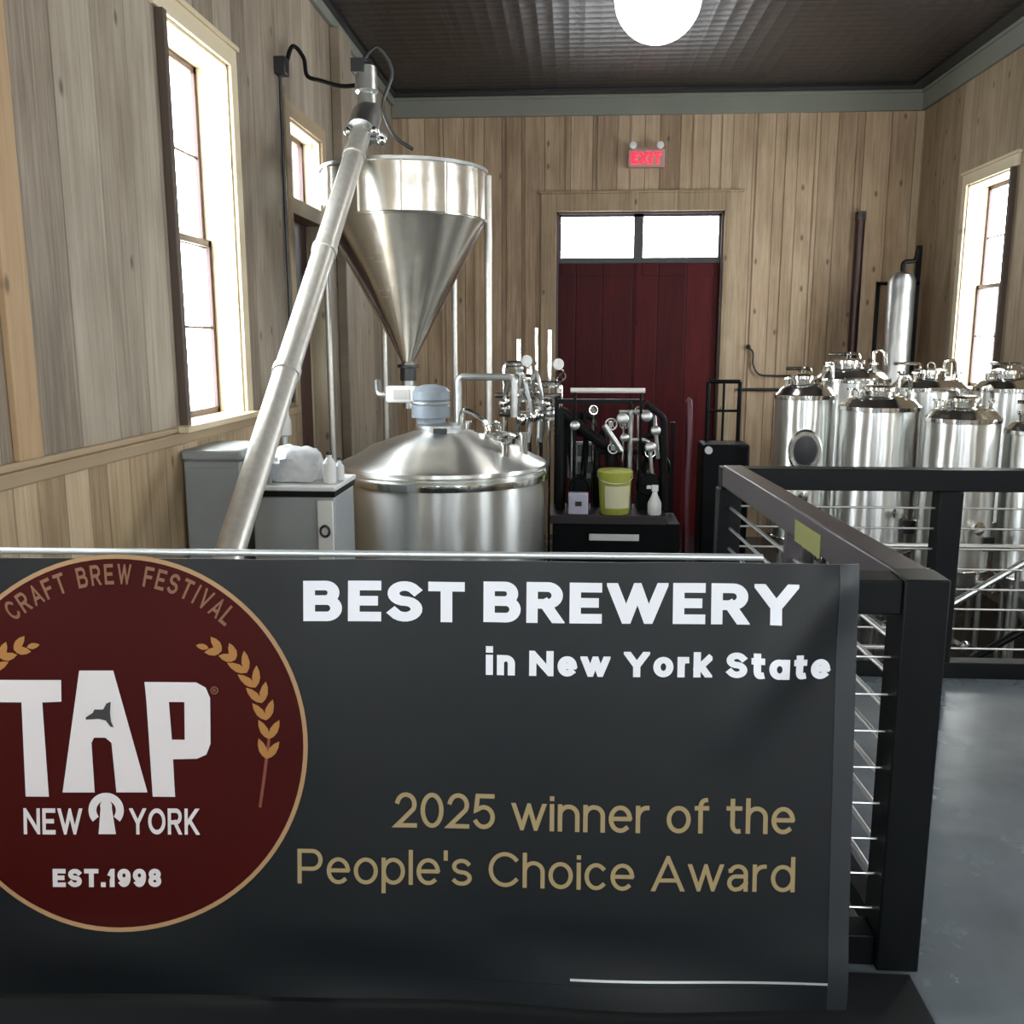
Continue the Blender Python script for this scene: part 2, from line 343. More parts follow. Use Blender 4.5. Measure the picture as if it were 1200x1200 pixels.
# chair rail and wainscot on the left
b = MB(); b.box((XL, YF, .90), (XL+.05, D2[0]-.12, .965)); b.box((XL, YF, .965), (XL+.03, 5.42, 1.0)); struct(b.build('trim_5', 'trimwood', bevel=.008))
b = MB(); b.box((XL, YF, ZL), (XL+.018, D2[0]-.12, .90)); struct(b.build('trim_6', 'wains'))
# orange upright casing near the camera
struct(MB().box((XL, 3.79, 1.0), (XL+.03, 3.97, ZC-.13)).build('trim_7', 'orange', bevel=.004))
# back wall battens
b = MB()
for x in (-2.12, -1.72, -1.28, -.86, -.62, 2.30, 2.66, 3.02, 3.52, 3.9):
    b.box((x-.022, YB-.016, ZL), (x+.022, YB, ZC-.27))
for x in (-.1, .3, .72, 1.5, 1.86): b.box((x-.022, YB-.016, DB[2]+.24), (x+.022, YB, ZC-.27))
struct(b.build('trim_8', 'wall_back', bevel=.003))

# ---------------------------------------------------------------- windows and doors
def window(n, side, a0, a1, z0, z1, see=True):
    """double-hung sash window deep in the wall; side 'L' or 'R'"""
    sgn = -1 if side == 'L' else 1; X = XL if side == 'L' else XR
    w = sthing('window_%d' % n, (X, (a0+a1)/2, z0))
    gx = X + sgn*.20
    def bx(lo, hi): return ((min(lo[0],hi[0]), lo[1], lo[2]), (max(lo[0],hi[0]), hi[1], hi[2]))
    c = .115; p = X - sgn*.028
    b = MB()
    b.box(*bx((X,a0-.001,z1),(p,a0-c,z1+c))); b.box(*bx((X,a1,z0-.02),(p,a1+c,z1+c))); b.box(*bx((X,a0,z1),(p,a1,z1+c)))
    b.box(*bx((X,a0-c-.02,z1+c),(X-sgn*.045,a1+c+.02,z1+c+.03)))
    b.build('casing', 'casing', w, bevel=.004)
    MB().box(*bx((X,a0-.055,z0-.02),(X-sgn*.05,a0,z1))).build('edge_casing', 'brown', w, bevel=.004)
    b = MB(); e = X+sgn*(WT-.02)
    b.box(*bx((X-sgn*.0,a0-.001,z0),(e,a0+.02,z1))); b.box(*bx((X,a1-.02,z0),(e,a1+.001,z1))); b.box(*bx((X,a0,z1-.02),(e,a1,z1+.001)))
    b.build('jamb', 'casing', w)
    b = MB(); b.box(*bx((X-sgn*.09,a0-c-.03,z0-.035),(X,a1+c+.03,z0+.004))); b.box(*bx((X,a0+.001,z0-.02),(X+sgn*(WT+.02),a1-.001,z0+.004))); b.box(*bx((X,a0-c,z0-.11),(p,a1+c,z0-.035)))
    b.build('sill', 'casing', w, bevel=.006)
    zm = (z0+z1)/2 - .03; f = .045
    b = MB()                                           # sashes: upper further out, lower nearer in
    for g, lo, hi in ((gx+sgn*.02, zm, z1-.02), (gx-sgn*.02, z0, zm+.05)):
        b.box(*bx((g-sgn*.012,a0+.02,lo),(g+sgn*.012,a0+.02+f,hi))); b.box(*bx((g-sgn*.012,a1-.02-f,lo),(g+sgn*.012,a1-.02,hi)))
        b.box(*bx((g-sgn*.012,a0+.02,lo),(g+sgn*.012,a1-.02,lo+f))); b.box(*bx((g-sgn*.012,a0+.02,hi-f),(g+sgn*.012,a1-.02,hi)))
        m_ = (a0+a1)/2; b.box(*bx((g-sgn*.004,m_-.009,lo+f),(g+sgn*.004,m_+.009,hi-f)))
        b.box(*bx((g-sgn*.004,a0+.07,(lo+hi)/2-.009),(g+sgn*.004,a1-.07,(lo+hi)/2+.009)))
    b.build('sash', 'sash', w)
    b = MB(); b.box(*bx((gx+sgn*.018,a0+.03,zm),(gx+sgn*.022,a1-.03,z1-.03))); b.box(*bx((gx-sgn*.022,a0+.03,z0+.02),(gx-sgn*.018,a1-.03,zm+.02)))
    b.build('pane', 'glass', w)
    portal((X+sgn*(WT+.01), (a0+a1)/2, (z0+z1)/2), (0, R(90) if side == 'R' else R(-90), 0), z1-z0, a1-a0)
n = 1
for a, b_ in LW: window(n, 'L', a, b_, WZ0, WZ1); n += 1
for a, b_ in RW: window(n, 'R', a, b_, WZ0, 3.18); n += 1
for a, b_ in FW:
    w = sthing('window_%d' % n, ((a+b_)/2, YF, .9)); n += 1  # unseen window, put in for extra daylight
    b = MB(); y = YF-.15
    for x0, x1, z0, z1 in ((a, a+.06, .9, 3.5), (b_-.06, b_, .9, 3.5), (a, b_, .9, .96), (a, b_, 3.44, 3.5), (a, b_, 2.2, 2.26), ((a+b_)/2-.03, (a+b_)/2+.03, .9, 3.5)): b.box((x0, y-.02, z0), (x1, y+.02, z1))
    b.build('sash', 'sash', w); MB().box((a+.03, y-.003, .93), (b_-.03, y+.003, 3.47)).build('pane', 'glass', w)
    portal(((a+b_)/2, YF-WT-.01, 2.2), (R(90), 0, 0), b_-a, 2.6)

# door 2 (left wall) with a transom light
d = sthing('door_2', (XL, 8.45, ZL)); a0, a1 = D2
b = MB()
b.box((XL-.01, a0-.13, ZL), (XL+.03, a0, 3.42)); b.box((XL-.01, a1, ZL), (XL+.03, a1+.13, 3.42)); b.box((XL, a0, 3.3), (XL+.03, a1, 3.42)); b.box((XL-WT+.02, a0, 2.55), (XL+.02, a1, 2.68))
b.build('casing', 'trimwood', d, bevel=.004)
b = MB(); b.box((XL-WT, a0, ZL), (XL, a0+.02, 3.3)); b.box((XL-WT, a1-.02, ZL), (XL, a1, 3.3)); b.box((XL-WT, a0, 3.28), (XL, a1, 3.3)); b.build('jamb', 'casing', d)
MB().box((XL-.20, a0+.02, ZL), (XL-.15, a1-.02, 2.55)).build('panel', 'doorside', d)
b = MB(); g = XL-.17
for y0, y1, z0, z1 in ((a0+.02, a0+.06, 2.68, 3.28), (a1-.06, a1-.02, 2.68, 3.28), (a0+.02, a1-.02, 2.68, 2.72), (a0+.02, a1-.02, 3.24, 3.28), (a0+.32, a0+.34, 2.7, 3.26), (a0+.63, a0+.65, 2.7, 3.26)): b.box((g-.02, y0, z0), (g+.02, y1, z1))
b.build('transom_frame', 'sash', d); MB().box((g-.003, a0+.04, 2.7), (g+.003, a1-.04, 3.26)).build('pane', 'glass', d)
portal((XL-WT-.01, 8.45, 2.98), (0, R(-90), 0), .6, .95)

# back double door with two transom lights
d = sthing('door_1', (.835, YB, ZL)); x0, x1, zt = DB
b = MB(); c = .2
b.box((x0-c, YB-.035, ZL), (x0, YB, zt+.22)); b.box((x1, YB-.035, ZL), (x1+c, YB, zt+.22)); b.box((x0, YB-.035, zt), (x1, YB, zt+.22)); b.box((x0-c-.03, YB-.05, zt+.22), (x1+c+.03, YB, zt+.25))
b.build('casing', 'trimwood', d, bevel=.005)
b = MB(); b.box((x0, YB, ZL), (x0+.03, YB+WT, zt)); b.box((x1-.03, YB, ZL), (x1, YB+WT, zt)); b.box((x0, YB, zt-.03), (x1, YB+WT, zt)); b.build('jamb', 'sash', d)
for p, q in ((x0+.03, (x0+x1)/2-.006), ((x0+x1)/2+.006, x1-.03)):
    l = MB().box((p, YB+.06, ZL), (q, YB+.11, 2.50)).build('door_leaf', 'door', d, bevel=.004)
    sub(MB().box((p+.05, YB+.045, 2.34), (q-.05, YB+.06, 2.46)), 'top_board', 'door', l, d)
xm = (x0+x1)/2
b = MB()
for p, q, r_, s_ in ((x0+.03, x1-.03, 2.50, 2.57), (x0+.03, x0+.06, 2.57, zt-.03), (x1-.06, x1-.03, 2.57, zt-.03), (xm-.07, xm+.05, 2.57, zt-.03), (x0+.03, x1-.03, zt-.06, zt-.03)): b.box((p, YB+.05, r_), (q, YB+.12, s_))
b.build('transom_frame', 'dark', d)
MB().box((xm-.03, YB+.045, ZL), (xm+.03, YB+.06, 2.50)).build('meeting_strip', 'door', d)
for p, q in ((x0+.05, xm-.06), (xm+.04, x1-.05)): MB().box((p, YB+.08, 2.56), (q, YB+.086, zt-.05)).build('pane', 'glass', d)
portal((xm, YB+WT+.01, 2.85), (R(-90), 0, 0), 2.0, .55)

# ---------------------------------------------------------------- globe lamps
def lamp(x, y, z, r, label, grp=None):
    t = thing('globe_lamp', (x, y, z), label, 'lamp', grp)
    MB().lathe([(.11,ZC-z), (.11,ZC-z-.02), (.07,ZC-z-.045), (.02,ZC-z-.05), (.02,r*.9), (r*.42,r*.93), (r*.42,r*.86)][::-1], (x,y,z), 28).build('ceiling_mount', 'dark', t)
    MB().sphere((x,y,z), r, n=32).build('globe', 'opal', t)
    return t
lamp(.63, 8.0, 4.15, .34, 'large glowing white globe lamp hung from the dark ceiling')
lamp(2.6, .8, 4.15, .34, 'unseen globe lamp added to light the near floor at the right', None)  # extra globe out of view, added to brighten the near floor
lamp(-.4, -1.6, 4.15, .34, 'unseen globe lamp added to light the entrance end of the room', None)  # second extra globe behind the camera, added as a light source

# ---------------------------------------------------------------- guard rails
RODZ = [.13 + .092*i for i in range(8)]
t = thing('guard_rail', (-.75, 2.15, 0), 'black steel guard rail directly behind the hanging banner', 'railing')
MB().box((XL+.02, 2.10, .89), (.748, 2.20, .97)).build('top_rail', 'blackm', t, bevel=.004)
MB().box((XL+.02, 2.11, .0), (.748, 2.19, .08)).build('bottom_rail', 'blackm', t, bevel=.004)
for x in (-2.27, -.72): MB().box((x-.05, 2.10, .08), (x+.05, 2.20, .88)).build('post', 'blackm', t, bevel=.004)
MB().box((.748, 2.09, .0), (.848, 2.20, .975)).build('post', 'blackm', t, bevel=.004)
for z in RODZ: MB().cyl((XL+.03, 2.15, z), (.748, 2.15, z), .003, n=8).build('rod', 'cable', t)

t = thing('guard_rail', (.77, 3.2, 0), 'dark guard rail running away from the banner beside the open pit', 'railing')
A = Vector((.802, 2.205, 0)); B = Vector((.703, 4.145, 0)); up = lambda v, z: (v.x, v.y, z)
MB().bar(up(A, .925), up(B, .918), .085, .095).build('top_rail', 'railtop', t, bevel=.006)
MB().bar(up(A, .03), up(B, .03), .05, .06).build('bottom_rail', 'blackm', t)
P_ = A.lerp(B, .5); MB().box((P_.x-.025, P_.y-.025, .06), (P_.x+.025, P_.y+.025, .87)).build('post', 'railtop', t)
for z in RODZ: MB().cyl(up(A, z), up(B, z), .007, n=8).build('rod', 'cable', t)
q = A.lerp(B, .28); n_ = Vector((-.998, -.064, 0)); dv = (B-A).normalized()
MB().bar(up(q+n_*.044, .905), up(q+n_*.044+dv*.26, .905), .003, .07).build('sticker', 'sticker', t)['label'] = 'yellow sticker'

t = thing('guard_rail', (2.5, 4.2, 0), 'black guard rail crossing in front of the fermenting tanks', 'railing')
MB().box((.66, 4.15, .855), (XR-.01, 4.25, .95)).build('top_rail', 'blackm', t, bevel=.004)
MB().box((.66, 4.16, .0), (XR-.01, 4.24, .075)).build('bottom_rail', 'blackm', t, bevel=.004)
for x in (.70, 1.655, 2.9, 4.2): MB().box((x-.05, 4.15, .075), (x+.05, 4.25, .855)).build('post', 'blackm', t, bevel=.004)
for z in RODZ: MB().cyl((.7, 4.2, z), (XR-.02, 4.2, z), .005, n=8).build('rod', 'cable', t)

tag(MB().box((-2.30, .85, .0), (.82, 2.07, .008)).build('banner_reflection', 'rubber'), 'flat black sheet for the dark reflection on the floor below the banner', 'mat')  # black sheet imitating the dark reflection of the banner in the floor
# ---------------------------------------------------------------- banner
def fold(u, z):
    f = .0
    ax, az, bx_, bz = .60, 1.0, .36, .62
    L2 = math.hypot(bx_-ax, bz-az); tt = ((u-ax)*(bx_-ax)+(z-az)*(bz-az))/L2/L2; dd = abs((u-ax)*(bz-az)-(z-az)*(bx_-ax))/L2
    if -.15 < tt: f += .019*math.exp(-(dd/.055)**2)*max(0, min(1, 1.15-tt))*min(1, max(0, (tt+.15)/.2))
    f += .004*math.sin(u*4.1+.6) + .0022*math.sin(u*9.7+z*2.2)
    k = max(0, (.22-z)/.22); f += k*(.010*math.sin(u*3.0-z*14+1.0) + .006*math.sin(u*7.3+z*21))
    k2 = max(0, (z-.9)/.12); f += k2*.003*math.sin(u*17)
    return f
def bp(u, z, off=0):
    return Vector((u, 2.030 + .035*u - .13*(1.02-z) - fold(u, z) - off, z))
BU0, BU1, BZ0, BZ1 = -1.75, .630, .02, 1.02
ban = thing('vinyl_banner', (-.55, 1.95, BZ0), 'charcoal award banner hung over the front rail', 'banner')
def sheet(name, m, u0, u1, z0, z1, off, th, nu, nz, parent=ban):
    b = bmesh.new(); G = []
    for o_ in (off, off-th):
        G.append([[b.verts.new(bp(u0+(u1-u0)*i/nu, z0+(z1-z0)*j/nz, o_)) for j in range(nz+1)] for i in range(nu+1)])
    for k, g in enumerate(G):
        for i in range(nu):
            for j in range(nz):
                f = (g[i][j], g[i+1][j], g[i+1][j+1], g[i][j+1]); b.faces.new(f if k == 0 else f[::-1])
    F, K = G
    for i in range(nu):
        b.faces.new((F[i][0], K[i][0], K[i+1][0], F[i+1][0])); b.faces.new((F[i][nz], F[i+1][nz], K[i+1][nz], K[i][nz]))
    for j in range(nz):
        b.faces.new((F[0][j], F[0][j+1], K[0][j+1], K[0][j])); b.faces.new((F[nu][j], K[nu][j], K[nu][j+1], F[nu][j+1]))
    mb = MB(); mb.b.free(); mb.b = b
    return mb.build(name, m, parent)
sheet('banner_sheet', 'vinyl', BU0, BU1, BZ0, BZ1, 0, .0015, 150, 60)
sheet('side_hem', 'hem', BU1-.045, BU1, BZ0, BZ1, .0016, .0012, 4, 60)
sheet('banner_back', 'backing', BU0, BU1, BZ0, BZ1, -.0022, .0006, 60, 30)['label'] = 'pale reverse side'
sheet('bottom_hem', 'vinyl', BU0, BU1-.045, BZ0, BZ0+.05, .0016, .0012, 120, 3)
o = sheet('hem_seam', 'pole', .009, .585, .079, .084, .0022, .0010, 50, 1); o['label'] = 'pale seam line'
MB().cyl((BU0, 2.070-.035*.9, 1.022), (BU1-.20, 2.070+.02, 1.022), .008, n=12).build('hanging_pole', 'pole', ban)

def wrap(mb2d, name, m, off, parent=ban, step=.025, th=.0008):
    """mb2d: bmesh flat in (x=u, y=z); cut into strips and laid on the banner's surface as a thin print"""
    b = mb2d
    us = [v.co.x for v in b.verts]; zs = [v.co.y for v in b.verts]
    for k, lo, hi in ((0, min(us), max(us)), (1, min(zs), max(zs))):
        x = lo + step
        while x < hi:
            nrm = [0,0,0]; nrm[k] = 1; co = [0,0,0]; co[k] = x
            bmesh.ops.bisect_plane(b, geom=list(b.verts)+list(b.edges)+list(b.faces), plane_co=co, plane_no=nrm); x += step
    for v in b.verts: v.co = bp(v.co.x, v.co.y, off + v.co.z)
    mb = MB(); mb.b.free(); mb.b = b
    o = mb.build(name, m, parent)
    for f in o.data.polygons: f.use_smooth = False
    return o

def arc(cx, cy, rx, ry, a0, a1, n=14): return [(cx+rx*math.cos(R(a0+(a1-a0)*i/n)), cy+ry*math.sin(R(a0+(a1-a0)*i/n))) for i in range(n+1)]
def ell(cx, cy, rx, ry): return ['o'] + arc(cx, cy, rx, ry, 0, 360, 28)[:-1]
XH = .74
GL = {  # skeletons of the letters: width, strokes
 'B': (.72, [[(0,0),(0,1)], [(0,1),(.6,1)]+arc(.6,.765,.3,.235,90,-90)+[(0,.53)], [(0,.53),(.65,.53)]+arc(.65,.265,.35,.265,90,-90)+[(0,0)]]),
 'E': (.62, [[(1,1),(0,1),(0,0),(1,0)], [(0,.51),(.85,.51)]]), 'F': (.60, [[(1,1),(0,1),(0,0)], [(0,.5),(.85,.5)]]), 'L': (.56, [[(0,1),(0,0),(1,0)]]),
 'S': (.66, [arc(.5,.755,.48,.245,30,270)+arc(.5,.255,.5,.255,90,-150)[1:]]), 'T': (.68, [[(0,1),(1,1)], [(.5,1),(.5,0)]]),
 'R': (.72, [[(0,0),(0,1),(.6,1)]+arc(.6,.73,.36,.27,90,-90)+[(0,.46)], [(.5,.46),(.98,-.1)]]),
 'P': (.68, [[(0,0),(0,1),(.6,1)]+arc(.6,.71,.38,.29,90,-90)+[(0,.42)]]),
 'W': (1.14, [[(-.05,1.2),(.27,0),(.5,.95),(.73,0),(1.05,1.2)]]), 'V': (.8, [[(-.08,1.2),(.5,0),(1.08,1.2)]]),
 'Y': (.80, [[(-.12,1.2),(.5,.42),(1.12,1.2)], [(.5,.42),(.5,0)]]), 'N': (.78, [[(0,0),(0,1),(1,0),(1,1)]]),
 'A': (.86, [[(-.08,-.2),(.5,1),(1.08,-.2)], [(.22,.28),(.78,.28)]]), 'C': (.80, [arc(.55,.5,.55,.5,42,318,22)]), 'O': (.86, [ell(.5,.5,.5,.5)]),
 'X': (.80, [[(-.1,1.15),(1.1,-.15)], [(1.1,1.15),(-.1,-.15)]]),
 'K': (.74, [[(0,0),(0,1)], [(1.1,1.2),(.08,.40)], [(.30,.55),(1.08,-.15)]]), 'I': (0, [[(.5,0),(.5,1)]]), '.': (0, [[(.5,0),(.5,.02)]]), "'": (0, [[(.5,.80),(.5,1)]]),
 'i': (0, [[(.5,0),(.5,XH)], 'dot']), 'l': (0, [[(.5,0),(.5,1)]]),
 'n': (.58, [[(0,0),(0,XH)], [(0,.42)]+arc(.5,.46,.5,.28,180,0)+[(1,0)]]), 'h': (.58, [[(0,0),(0,1)], [(0,.42)]+arc(.5,.46,.5,.28,180,0)+[(1,0)]]),
 'e': (.62, [[(.04,.38),(.96,.38)], arc(.5,.37,.5,.37,8,308,22)]), 'o': (.64, [ell(.5,.37,.5,.37)]), 'c': (.58, [arc(.53,.37,.53,.37,45,315,20)]),
 'w': (.92, [[(-.05,XH+.15),(.27,0),(.5,XH),(.73,0),(1.05,XH+.15)]]), 'r': (.38, [[(0,0),(0,XH)], [(0,.38)]+arc(.9,.42,.9,.32,180,88)]),
 'k': (.58, [[(0,0),(0,1)], [(1.1,XH+.1),(.06,.26)], [(.32,.45),(1.1,-.15)]]), 't': (.42, [[(.36,.98),(.36,.22)]+arc(.80,.22,.44,.22,180,280), [(0,XH),(1,XH)]]),
 'a': (.56, [[(.06,.60)]+arc(.5,.50,.45,.24,155,0)+[(.95,0)], [(.95,.42),(.40,.42)]+arc(.38,.21,.38,.21,90,270)+[(.62,.03),(.95,.2)]]), 'q': (.64, [ell(.5,.37,.5,.37), [(1,XH),(1,0)]]),
 'f': (.40, [[(.36,0),(.36,.78)]+arc(.85,.78,.49,.22,180,92), [(0,XH),(.95,XH)]]), 'p': (.62, [[(0,-.28),(0,XH)], ell(.5,.37,.5,.37)]), 'd': (.62, [ell(.5,.37,.5,.37), [(1,0),(1,1)]]),
 's': (.54, [arc(.5,.555,.46,.185,30,270)+arc(.5,.185,.5,.185,90,-150)[1:]]),
 '0': (.62, [ell(.5,.5,.5,.5)]), '1': (.34, [[(0,.78),(.75,1),(.75,0)]]), '2': (.60, [arc(.5,.69,.48,.31,165,-32)+[(0,0),(1,0)]]),
 '5': (.60, [[(.95,1),(.14,1),(.05,.54)]+arc(.48,.32,.5,.32,128,-150,18)]), '8': (.62, [ell(.5,.76,.44,.24), ell(.5,.26,.5,.26)]), '9': (.62, [ell(.5,.68,.5,.32), arc(.5,.5,.5,.5,0,-130)]),
}
def ribbon(b, P, t, zz=0):
    closed = P[0] == 'o'; Q = [Vector((x, y)) for x, y in (P[1:] if closed else P)]; h = t/2; P = [Q[0]]
    for q in Q[1:]:
        if (q-P[-1]).length > 1e-3: P.append(q)
    if not closed:
        P[0] = P[0] + (P[0]-P[1]).normalized()*h; P[-1] = P[-1] + (P[-1]-P[-2]).normalized()*h
    n = len(P); Lf = []; Rt = []
    for i in range(n):
        a = P[i-1] if (i or closed) else None; c = P[(i+1) % n] if (i < n-1 or closed) else None
        d1 = (P[i]-a).normalized() if a is not None else None; d2 = (c-P[i]).normalized() if c is not None else None
        if d1 is None: d1 = d2
        if d2 is None: d2 = d1
        m = Vector((-(d1.y+d2.y), d1.x+d2.x)); m = m.normalized() if m.length > 1e-6 else Vector((-d1.y, d1.x))
        k = h/max(.16, m.dot(Vector((-d1.y, d1.x)))); Lf.append(P[i]+m*k); Rt.append(P[i]-m*k)
    for i in range(n if closed else n-1):
        j = (i+1) % n; q = [Lf[i], Lf[j], Rt[j], Rt[i]]
        try: b.faces.new([b.verts.new((v.x, v.y, zz)) for v in q])
        except ValueError: pass
def text2d(s, u0, u1, base, cap, t=.2, gap=.12, space=.36, words=False):
    """lettering drawn as strokes; t = stroke weight, in units of the capital height"""
    out = bmesh.new(); outs = [out]; x = 0
    for ch in s:
        if ch == ' ': x += space; out = bmesh.new(); outs.append(out); continue
        w, strokes = GL[ch]; w = max(w*(1+t*.35), t); b = bmesh.new()
        for st in strokes:
            if st == 'dot':
                yd = t+XH*(1-t)+.09+t/2; ribbon(b, [(x+t/2, yd-.005), (x+t/2, yd+.005)], t); continue
            cl = st[0] == 'o'; pts = [(x+t/2+px*(w-t) if w > t else x+t/2, t/2+py*(1-t)) for px, py in (st[1:] if cl else st)]
            ribbon(b, (['o']+pts) if cl else pts, t, .00006*strokes.index(st))
        top = 1.0 if (ch.isupper() or ch.isdigit() or ch in "hklfdt'i.") else t/2+XH*(1-t)+t/2; low = -.4 if ch == 'p' else 0
        if ch == 'i': top = 1.5
        for co, no in (((0,top,0),(0,1,0)), ((0,low,0),(0,-1,0))):
            bmesh.ops.bisect_plane(b, geom=list(b.verts)+list(b.edges)+list(b.faces), plane_co=co, plane_no=no, clear_outer=True)
        if ch in 'WVYAKRkw':
            for co, no in (((x-.02,0,0),(-1,0,0)), ((x+w+.02,0,0),(1,0,0))):
                bmesh.ops.bisect_plane(b, geom=list(b.verts)+list(b.edges)+list(b.faces), plane_co=co, plane_no=no, clear_outer=True)
        me = bpy.data.meshes.new('t'); b.to_mesh(me); b.free(); out.from_mesh(me); bpy.data.meshes.remove(me)
        x += w+gap
    x -= gap
    for o_ in outs:
        for v in o_.verts: v.co = Vector((u0+v.co.x/x*(u1-u0), base+v.co.y*cap, v.co.z))
    return outs if words else out
def write(s, *a, mat='white', off=.0012, parent=None, **k):
    for b in text2d(s, *a, words=True, **k): wrap(b, 'lettering', mat, off, parent or ban)
PO = .0012
write('BEST', -.597, -.235, .883, .090, .235, mat='white')
write('BREWERY', -.193, .498, .885, .090, .235, mat='white')
write('in New York Stqte', -.187, .573, .767, .056, .25, .14, mat='white')
write('2025 winner of the', -.391, .505, .418, .080, .125, .10, mat='gold')
write('People\'s Choice Award', -.612, .508, .287, .080, .115, .10, mat='gold')
# round badge
CX, CZ, CR = -1.017, .601, .4295
def disc2d(cx, cz, r0, r1=0, n=96, a0=0, a1=2*math.pi):
    b = bmesh.new(); full = abs(a1-a0-2*math.pi) < 1e-6
    k = n if full else n+1
    A = [b.verts.new((cx+r0*math.cos(a0+(a1-a0)*i/n), cz+r0*math.sin(a0+(a1-a0)*i/n), 0)) for i in range(k)]
    if r1:
        B = [b.verts.new((cx+r1*math.cos(a0+(a1-a0)*i/n), cz+r1*math.sin(a0+(a1-a0)*i/n), 0)) for i in range(k)]
        for i in range(n): b.faces.new((A[i], A[(i+1) % k], B[(i+1) % k], B[i]))
    else: b.faces.new(A)
    return b
def polys2d(lst):
    b = bmesh.new()
    for P in lst: b.faces.new([b.verts.new((x, y, 0)) for x, y in P])
    bmesh.ops.triangulate(b, faces=list(b.faces)); return b
badge = wrap(disc2d(CX, CZ, CR-.006), 'badge', 'maroon', .0010, step=.03); badge['label'] = 'round maroon festival badge'
def bsub(o): o.parent = badge; return o
bsub(wrap(disc2d(CX, CZ, CR, CR-.010), 'border_ring', 'goldring', .0016))
def lg(px, py): return (-1.286+.001963*(px-5), .743-.00195*(py-797))
def lgp(*pts): return [lg(*p) for p in pts]
bsub(wrap(polys2d([lgp((3,795),(76,795),(76,820),(54,821),(60,931),(33,931),(30,821),(5,821))]), 'letter', 'offwhite', .0018))
A_L = lgp((97,784),(117,784),(117,862),(113,862),(110,868),(113,926),(76,926))
A_R = lgp((117,784),(136,784),(174,926),(138,926),(138,925),(133,868),(126,862),(117,862))
bsub(wrap(polys2d([A_L, A_R]), 'letter', 'offwhite', .0018))
P_poly = lgp((172,797),(232,797),(243,803),(248,815),(248,868),(243,881),(232,886),(207,887),(206,931),(180,931))
# P drawn as pieces round its counter
px = [lgp((172,797),(232,797),(232,820),(174,820)), lgp((232,797),(243,803),(248,815),(248,868),(243,881),(232,886),(218,864),(218,820),(232,820)),
      lgp((174,820),(200,820),(203,864),(206,931),(180,931)), lgp((203,864),(218,864),(232,886),(204,887))]
bsub(wrap(polys2d(px), 'letter', 'offwhite', .0018))
ny = lgp((104,838),(112,833),(114,829),(124,829),(128,822),(133,820),(132,833),(133,843),(136,850),(132,849),(127,842),(119,840),(104,841))
bsub(wrap(polys2d([ny]), 'state_outline', 'blackp', .0026, step=.01))
bsub(wrap(text2d('NEW', *[lg(x,0)[0] for x in (30,98)], .395, .060, .17), 'lettering', 'offwhite', .0018))
bsub(wrap(text2d('YORK', *[lg(x,0)[0] for x in (153,234)], .395, .060, .17), 'lettering', 'offwhite', .0018))
cx_, cz_ = lg(126, 947)
bsub(wrap(disc2d(cx_, cz_, .040, .022, 40, R(-40), R(220)), 'tap_mark', 'offwhite', .0018))
bsub(wrap(polys2d([lgp((120,940),(132,940),(137,975),(117,975))]), 'tap_mark', 'offwhite', .0020))
bsub(wrap(disc2d(cx_, cz_+.010, .0135, 0, 24), 'tap_mark', 'offwhite', .0021))
bsub(wrap(text2d('EST.1998', *[lg(x,0)[0] for x in (63,189)], .274, .042, .25), 'lettering', 'offwhite', .0018))
c_, d_ = lg(253, 806); bsub(wrap(disc2d(c_, d_, .009, .0065, 24), 'trade_mark', 'tangold', .0018)); bsub(wrap(text2d('R', c_-.0035, c_+.0035, d_-.004, .008, .2), 'trade_mark', 'tangold', .0018))
# arc lettering
arc = 'CRAFT BREW FESTIVAL'; bb = bmesh.new(); ra = .362
wid = {'I': .5, ' ': .62, 'W': 1.3, 'E': .88, 'F': .88, 'L': .85}
tot = sum(wid.get(c, 1) for c in arc); span = R(83); a = R(90)+span/2 - R(1)
for ch in arc:
    w_ = wid.get(ch, 1)/tot*span
    if ch == ' ': bsub(wrap(bb, 'lettering', 'tangold', .0018)); bb = bmesh.new()
    if ch != ' ':
        fw_ = .32 if ch == 'I' else .78; tb = text2d(ch, -.5*w_*ra*fw_, .5*w_*ra*fw_, 0, .046, .17); me = bpy.data.meshes.new('t')
        am = a - w_/2
        for v in tb.verts:
            x, y = v.co.x, v.co.y; v.co = Vector((CX+math.cos(am)*(ra+y)+math.sin(am)*x, CZ+math.sin(am)*(ra+y)-math.cos(am)*x, v.co.z))
        tb.to_mesh(me); tb.free(); bb.from_mesh(me); bpy.data.meshes.remove(me)
    a -= w_
bsub(wrap(bb, 'lettering', 'tangold', .0018))
